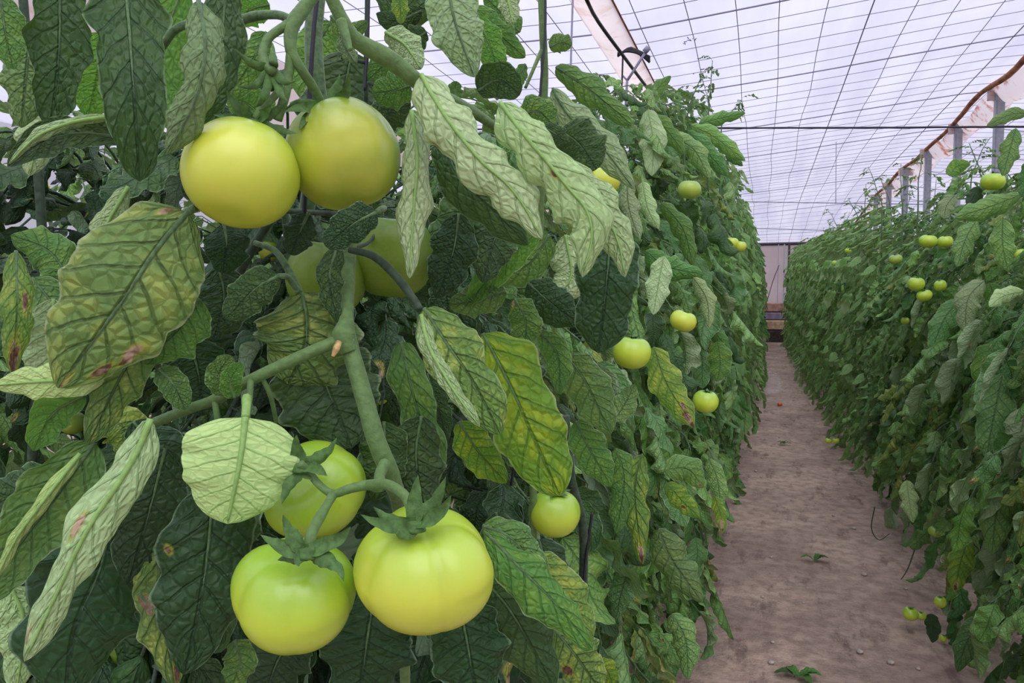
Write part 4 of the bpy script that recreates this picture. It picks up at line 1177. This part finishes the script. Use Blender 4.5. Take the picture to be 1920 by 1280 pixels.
leaf([(772, 208, .49), (782, 300, .48), (775, 400, .48), (768, 522, .48)], 30, .48, 'pale', v=1, face='u', c1=.9, c2=.5, shape='long', label='narrow grey green curled leaf right of the upper fruits')
leaf([(828, 250, .52), (860, 330, .51), (930, 400, .51), (990, 460, .51)], 44, .51, 'dark', v=1, burn=((.3, -.8, .06),))
leaf([(838, -50, .52), (848, 20, .51), (866, 80, .51), (890, 145, .515)], 50, .51, 'mid', face='u', v=1, c1=.3, label='large light green leaf hanging at the top')
leaf([(880, 10), (930, 60), (985, 108)], 26, .62, 'mid', v=1, c1=.9); leaf([(895, 30), (920, 90), (935, 145)], 28, .56, 'fresh', v=1)
leaf([(945, -30), (955, 10), (962, 46)], 20, .6, 'pale', face='u', v=1); leaf([(745, -30), (750, 10), (752, 45)], 16, .6, 'yellow', v=1)
leaf([(700, -20), (760, 10), (830, 20)], 34, .66, 'dark', v=1); leaf([(790, 20), (740, 40), (705, 25)], 22, .66, 'dark', v=1)
leaf([(800, 60), (770, 75), (750, 70)], 24, .64, 'dark', v=1, shape='round'); leaf([(722, 60), (760, 85), (790, 130)], 28, .6, 'pale', face='u', v=1)
leaf([(780, 130), (730, 120), (690, 150)], 30, .62, 'mid', v=1); leaf([(770, 160), (740, 170), (698, 175)], 32, .58, 'mid', v=1, shape='round'); leaf([(690, 250), (720, 220), (770, 190)], 34, .6, 'dark', v=1)
leaf([(620, 30), (655, 60), (690, 40)], 20, .6, 'mid', v=1); leaf([(640, 60), (650, 90), (668, 120)], 16, .5, 'dark', v=1, face='u')
leaf([(895, 170), (935, 150), (975, 178)], 34, .54, 'dark', v=1, shape='round', c1=-.4); leaf([(855, 185), (853, 168), (856, 152)], 15, .5, 'mid', v=1, shape='round')
leaf([(975, 215), (1010, 210), (1040, 240)], 30, .58, 'mid', v=1); leaf([(1050, 245), (1085, 270), (1118, 318)], 46, .56, 'dark', v=1, shape='round', label='dark heart shaped leaf lit from behind')
leaf([(1020, 240), (1040, 250), (1062, 270)], 18, .55, 'dark', v=1, shape='round'); leaf([(1042, 125), (1100, 165), (1150, 205), (1185, 235)], 27, .78, 'mid', v=1, c1=1.1, shape='long')
leaf([(1036, 165), (1065, 215), (1125, 270), (1190, 355)], 31, .7, 'mid', v=1, c1=.9, face='u'); leaf([(1030, 88), (1052, 80), (1072, 86)], 17, .78, 'mid', v=1, shape='round')
leaf([(975, 60), (940, 25), (905, -10)], 24, .7, 'mid', v=1); leaf([(985, 120), (975, 140), (962, 175)], 14, .75, 'mid', v=1)
leaf([(1060, 200), (1030, 260), (1010, 330)], 40, .8, 'dark', v=1)
leaf([(1145, 430, .56), (1140, 500, .55), (1132, 580, .55), (1122, 662, .555)], 62, .55, 'deep', v=1, c1=.3, lobe=.03, shape='long', seed=44, label='large dark leaf hanging at the middle right')
leaf([(935, 340), (870, 420), (800, 530)], 56, .60, 'dark', v=1, c1=.5); leaf([(860, 400), (850, 470), (820, 560)], 44, .57, 'deep', v=1); leaf([(1010, 430), (935, 500), (872, 575)], 30, .62, 'fresh', v=1, c1=-.5, label='bright narrow leaf slanting left')
leaf([(960, 380), (930, 440), (905, 530)], 44, .60, 'dark', v=1); leaf([(1030, 440), (985, 500), (900, 520)], 34, .66, 'mid', v=1)
leaf([(948, 545), (900, 562), (842, 572)], 29, .62, 'mid', v=1, shape='round'); leaf([(965, 560), (985, 600), (983, 665)], 30, .6, 'mid', v=1, burn=((.0, .5, .2),)); leaf([(990, 530), (1035, 570), (1090, 610)], 38, .62, 'deep', v=1)
leaf([(1060, 440), (1070, 520), (1030, 560)], 36, .66, 'pale', v=1, face='u', c1=.9)
leaf([(795, 578, .48), (835, 640, .47), (890, 720, .465), (938, 815, .465)], 56, .47, 'mottled', c1=.35, c2=.5, lobe=.06, v=1, shape='long', label='mottled leaf slanting right with a pale left edge', burn=((.55, .9, .04),))
leaf([(790, 590, .475), (805, 650, .468), (850, 730, .462), (900, 800, .462)], 18, .465, 'pale', face='u', v=1, c1=.8, shape='long')
leaf([(905, 625, .51), (955, 720, .50), (1000, 820, .495), (1050, 930, .495)], 72, .50, 'yellow', c1=.3, lobe=.06, v=1, shape='long', label='yellowing leaf lit through, pointing down right')
leaf([(752, 640, .55), (772, 730, .54), (800, 830, .54), (812, 925, .54)], 36, .54, 'mid', v=1, c1=.6, shape='long'); leaf([(800, 700), (820, 760), (840, 830)], 24, .56, 'dark', v=1)
leaf([(860, 790), (900, 850), (950, 905)], 36, .53, 'yellow', v=1); leaf([(1062, 665), (1100, 720), (1145, 815)], 42, .66, 'mid', v=1, c1=.4); leaf([(1080, 790), (1110, 850), (1146, 912)], 34, .68, 'mid', v=1)
leaf([(1010, 620), (1045, 665), (1050, 740)], 26, .64, 'mid', v=1); leaf([(990, 860), (1010, 820), (1030, 760)], 30, .6, 'fresh', v=1)
# ---- right of the biggest fruit
leaf([(912, 1000, .46), (970, 1060, .455), (1040, 1130, .455), (1112, 1218, .455)], 48, .455, 'mid', c1=.7, c2=.3, roll=-.35, v=1, shape='long', label='curled green leaf right of the biggest fruit')
leaf([(905, 985, .49), (960, 1010, .485), (1030, 1090, .485)], 34, .49, 'mid', v=1, c1=.5); leaf([(1000, 1040, .50), (1060, 1120, .50), (1110, 1205, .50)], 44, .5, 'yellow', v=1)
leaf([(900, 1080, .49), (960, 1150, .49), (1040, 1290, .49)], 60, .49, 'dark', v=1); leaf([(1040, 1180, .56), (1080, 1230, .55), (1130, 1300, .55)], 46, .55, 'mottled', v=1, burn=((.5, .6, .15),))
leaf([(930, 960), (950, 1040), (990, 1130)], 44, .6, 'dark', v=1); leaf([(1010, 1010), (1030, 1080), (1040, 1160)], 44, .72, 'deep', v=1)

# ---- large leaves standing out of the two hedges
VO[3] = empty('tomato_plant', (0.98, 2.45, 0), 'tomato plant at the right edge whose big leaves stand out of the right hedge', 'plant')
VO[4] = empty('tomato_plant', (-0.5, 2.9, 0), 'tomato plant whose long leaves crown the left hedge beside the gutter', 'plant')
VO[5] = empty('tomato_plant', (-0.42, 1.35, 0), 'tomato plant low in the left hedge with several scorched leaf tips', 'plant')
q = dict(nu=30, nv=14)
for (pts, hw, D, m, fc, kw) in [
        ([(1930, 212), (1895, 215), (1850, 236)], 12, 2.6, 'row', 't', {}), ([(1905, 240), (1895, 275), (1880, 330)], 16, 2.7, 'row', 't', dict(c1=1.3)), ([(1930, 300), (1925, 340), (1915, 370)], 14, 2.6, 'row2', 't', {}),
        ([(1915, 365), (1850, 390), (1790, 408)], 20, 2.7, 'row', 't', dict(c1=.8)), ([(1880, 410), (1880, 460), (1890, 510)], 20, 2.7, 'row', 't', {}), ([(1832, 410), (1810, 450), (1795, 500)], 18, 2.9, 'row', 't', dict(c1=1.)),
        ([(1845, 525), (1815, 560), (1810, 625)], 21, 2.7, 'row', 'u', dict(c1=.8)), ([(1855, 530), (1868, 570), (1870, 610)], 18, 2.75, 'row', 't', {}), ([(1920, 545), (1880, 555), (1855, 575)], 15, 2.5, 'pale', 'u', dict(c1=.8)),
        ([(1780, 330), (1795, 312), (1820, 308)], 14, 3.0, 'mid', 't', {}), ([(1835, 350), (1825, 370), (1815, 385)], 13, 2.95, 'deep', 't', {}), ([(1790, 365), (1775, 385), (1770, 410)], 14, 3.1, 'row', 'u', {}),
        ([(1800, 560), (1770, 600), (1745, 660)], 20, 3.0, 'row2', 't', {}), ([(1870, 640), (1850, 680), (1845, 740)], 24, 2.6, 'mid', 't', {}), ([(1815, 1010), (1800, 1060), (1790, 1110)], 20, 2.7, 'yellow', 't', dict(burn=((1.0, 0, .35),))),
        ([(1900, 900), (1870, 960), (1860, 1040)], 26, 2.4, 'row', 't', {}), ([(1880, 700), (1860, 800), (1850, 860)], 30, 2.5, 'row2', 't', {}), ([(1925, 760), (1910, 830), (1900, 900)], 28, 2.4, 'row', 'u', dict(c1=1.2)),
        ([(1850, 1150), (1815, 1200), (1795, 1260)], 20, 2.5, 'row2', 't', {}), ([(1700, 900), (1705, 940), (1712, 980)], 15, 3.2, 'pale', 'u', dict(c1=.8)), ([(1745, 1150), (1750, 1180), (1748, 1205)], 13, 2.9, 'deep', 't', {})]:
    leaf(pts, hw, D, m, v=3, face=fc, rp=.0018, **{**q, **kw})
for (pts, hw, D, m, fc, kw) in [
        ([(1215, 205), (1225, 265), (1222, 330)], 24, 2.7, 'pale', 'u', dict(c1=.6)), ([(1215, 212), (1250, 245), (1285, 290)], 17, 2.8, 'mid', 't', dict(c1=.9)), ([(1215, 200), (1232, 168), (1258, 142)], 13, 2.9, 'mid', 't', {}),
        ([(1310, 232), (1350, 222), (1398, 212)], 12, 3.3, 'row', 't', dict(c1=.9)), ([(1295, 235), (1340, 258), (1398, 302)], 16, 3.2, 'row', 't', dict(c1=.9)), ([(1290, 245), (1325, 285), (1365, 330)], 18, 3.1, 'row2', 't', dict(c1=.7)),
        ([(1360, 290), (1378, 300), (1393, 311)], 8, 3.3, 'row2', 't', {}), ([(1255, 255), (1300, 280), (1330, 335)], 18, 3.0, 'row', 't', dict(c1=1.2)), ([(1205, 340), (1215, 390), (1235, 430)], 16, 2.5, 'pale', 'u', dict(c1=1.)),
        ([(1175, 330), (1180, 390), (1200, 450)], 18, 2.0, 'row', 'u', dict(c1=1.3)), ([(1210, 470), (1250, 500), (1320, 515)], 22, 2.3, 'row2', 't', dict(c1=.8)), ([(1240, 380), (1280, 430), (1300, 500)], 18, 2.4, 'row', 't', dict(c1=1.1)),
        ([(1330, 570), (1340, 620), (1370, 660)], 16, 2.6, 'row', 't', dict(c1=.9)), ([(1245, 480), (1235, 530), (1225, 590)], 22, 1.9, 'pale', 'u', dict(c1=.6)), ([(1300, 520), (1325, 560), (1330, 615)], 15, 2.2, 'row', 'u', dict(c1=1.2)),
        ([(1345, 640), (1350, 680), (1345, 715)], 22, 2.5, 'mid', 't', {})]:
    leaf(pts, hw, D, m, v=4, face=fc, rp=.0016, **{**q, **kw})
for (pts, hw, D, m, fc, kw) in [
        ([(1225, 650), (1250, 720), (1302, 802)], 30, 1.45, 'yellow', 't', dict(burn=((1.0, 0, .4), (.75, -.2, .12)), lobe=.14)), ([(1155, 840), (1170, 900), (1155, 1000)], 26, 1.2, 'mid', 't', dict(c1=.8)), ([(1205, 850), (1190, 920), (1205, 1058)], 24, 1.2, 'mottled', 't', dict(c1=.9, burn=((1.0, 0, .35),))),
        ([(1245, 880), (1290, 880), (1318, 915)], 26, 1.35, 'mid', 't', dict(burn=((1.0, .1, .2),))), ([(1250, 905), (1280, 940), (1312, 970)], 20, 1.35, 'yellow', 't', dict(burn=((.6, .3, .12),))), ([(1235, 990), (1260, 1050), (1318, 1130)], 34, 1.35, 'row', 't', dict(c1=.9)),
        ([(1180, 1060), (1165, 1110), (1155, 1160)], 24, 1.15, 'row2', 't', {}), ([(1150, 790), (1170, 760), (1190, 720)], 22, 1.3, 'row', 't', {}), ([(1120, 1240), (1140, 1260), (1150, 1290)], 20, 1.0, 'yellow', 't', dict(burn=((.4, .3, .2),))),
        ([(1330, 860), (1345, 900), (1352, 960)], 16, 1.8, 'row', 't', {}), ([(1340, 930), (1352, 970), (1355, 1000)], 12, 1.75, 'yellow', 't', dict(burn=((.8, 0, .3),))), ([(1260, 1150), (1285, 1200), (1290, 1275)], 24, 1.3, 'row', 't', dict(c1=1.1))]:
    leaf(pts, hw, D, m, v=5, face=fc, rp=.0018, **{**q, **kw})

# ---- backdrop plants between the vines and the hedge, and flowers
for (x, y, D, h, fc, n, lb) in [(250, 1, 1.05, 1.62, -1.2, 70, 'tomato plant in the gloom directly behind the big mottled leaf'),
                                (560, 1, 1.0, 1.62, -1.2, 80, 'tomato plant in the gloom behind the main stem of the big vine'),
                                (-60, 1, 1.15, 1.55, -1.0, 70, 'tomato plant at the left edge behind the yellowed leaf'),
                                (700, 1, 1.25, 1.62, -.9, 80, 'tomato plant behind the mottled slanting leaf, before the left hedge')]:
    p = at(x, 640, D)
    near_plant(p[0], p[1], h, fc, int(400 + x), lb, 'plants in the gloom behind the big vine', n=n, bottom=.7, spread=.85, halfw=.12, pool=SHADEMESH)
for (x, y, D, s, lb) in [(1868, 598, 2.9, .014, 'yellow flower on the right hedge'), (40, 358, 1.1, .012, 'yellow flower at the left edge, left one of two'), (74, 348, 1.1, .014, 'yellow flower at the left edge, right one of two')]:
    c = at(x, y, D); mb = MB(); d = (CAM - c) / np.linalg.norm(CAM - c)
    s_ = np.cross(d, [0, 0, 1.]); u_ = np.cross(s_, d)
    for q in range(6):
        a = q * 1.05; e = c + (s_ * math.cos(a) + u_ * math.sin(a)) * s + d * s * .4
        blade(mb, [c, (c + e) / 2 + d * s * .1, e], d, s * .3, nu=7, nv=4, quilt=0, lobe=0, seed=q)
    o = mb.build('flower', M['petal'], loc=c); tag(o, lb, 'flower')
    mb = MB(); tube(mb, [c, c + d * s * .5], [s * .22, s * .1], n=4, seg=6); q = mb.build('stamen', M['petal'], o, loc=c); q.location = (0, 0, 0)

# ---- things on the path
rr = random.Random(12)
for (x, y, s, lb) in [(1470, 832, .10, 'green leaf scrap on the path, farthest of the three'), (1527, 1050, .11, 'green leaf scrap lying in the middle of the path'), (1496, 1268, .12, 'green leaf scrap at the near end of the path')]:
    c = onplane(x, y, 2, .012); mb = MB()
    for q in range(5):
        a = rr.uniform(0, 6.28); e = c + (math.cos(a) * s * .7, math.sin(a) * s * .4, rr.uniform(0, .02))
        blade(mb, [c, (c + e) / 2 + (0, 0, .015), e], np.array([0, 0, 1.]), s * .16, nu=9, nv=6, c1=-.5, seed=q)
    tag(mb.build('leaf_scrap', M['row2'], loc=c), lb, 'leaf')
for i in range(26):
    y = rr.uniform(2.9, 9); x = rr.uniform(-.2, .75); s = rr.uniform(.006, .014); c = np.array([x, y, s * .5])
    mb = MB(); tomato_mesh(mb, s, squash=.6, amp=.25, lobes=3, seed=i, nu=6, nv=9)
    mb.v = [q + c for q in mb.v]
    tag(mb.build('pebble', M['pebble'], loc=c), 'small pale pebble lying loose on the soil of the path', 'pebble', 'pebbles on the path')
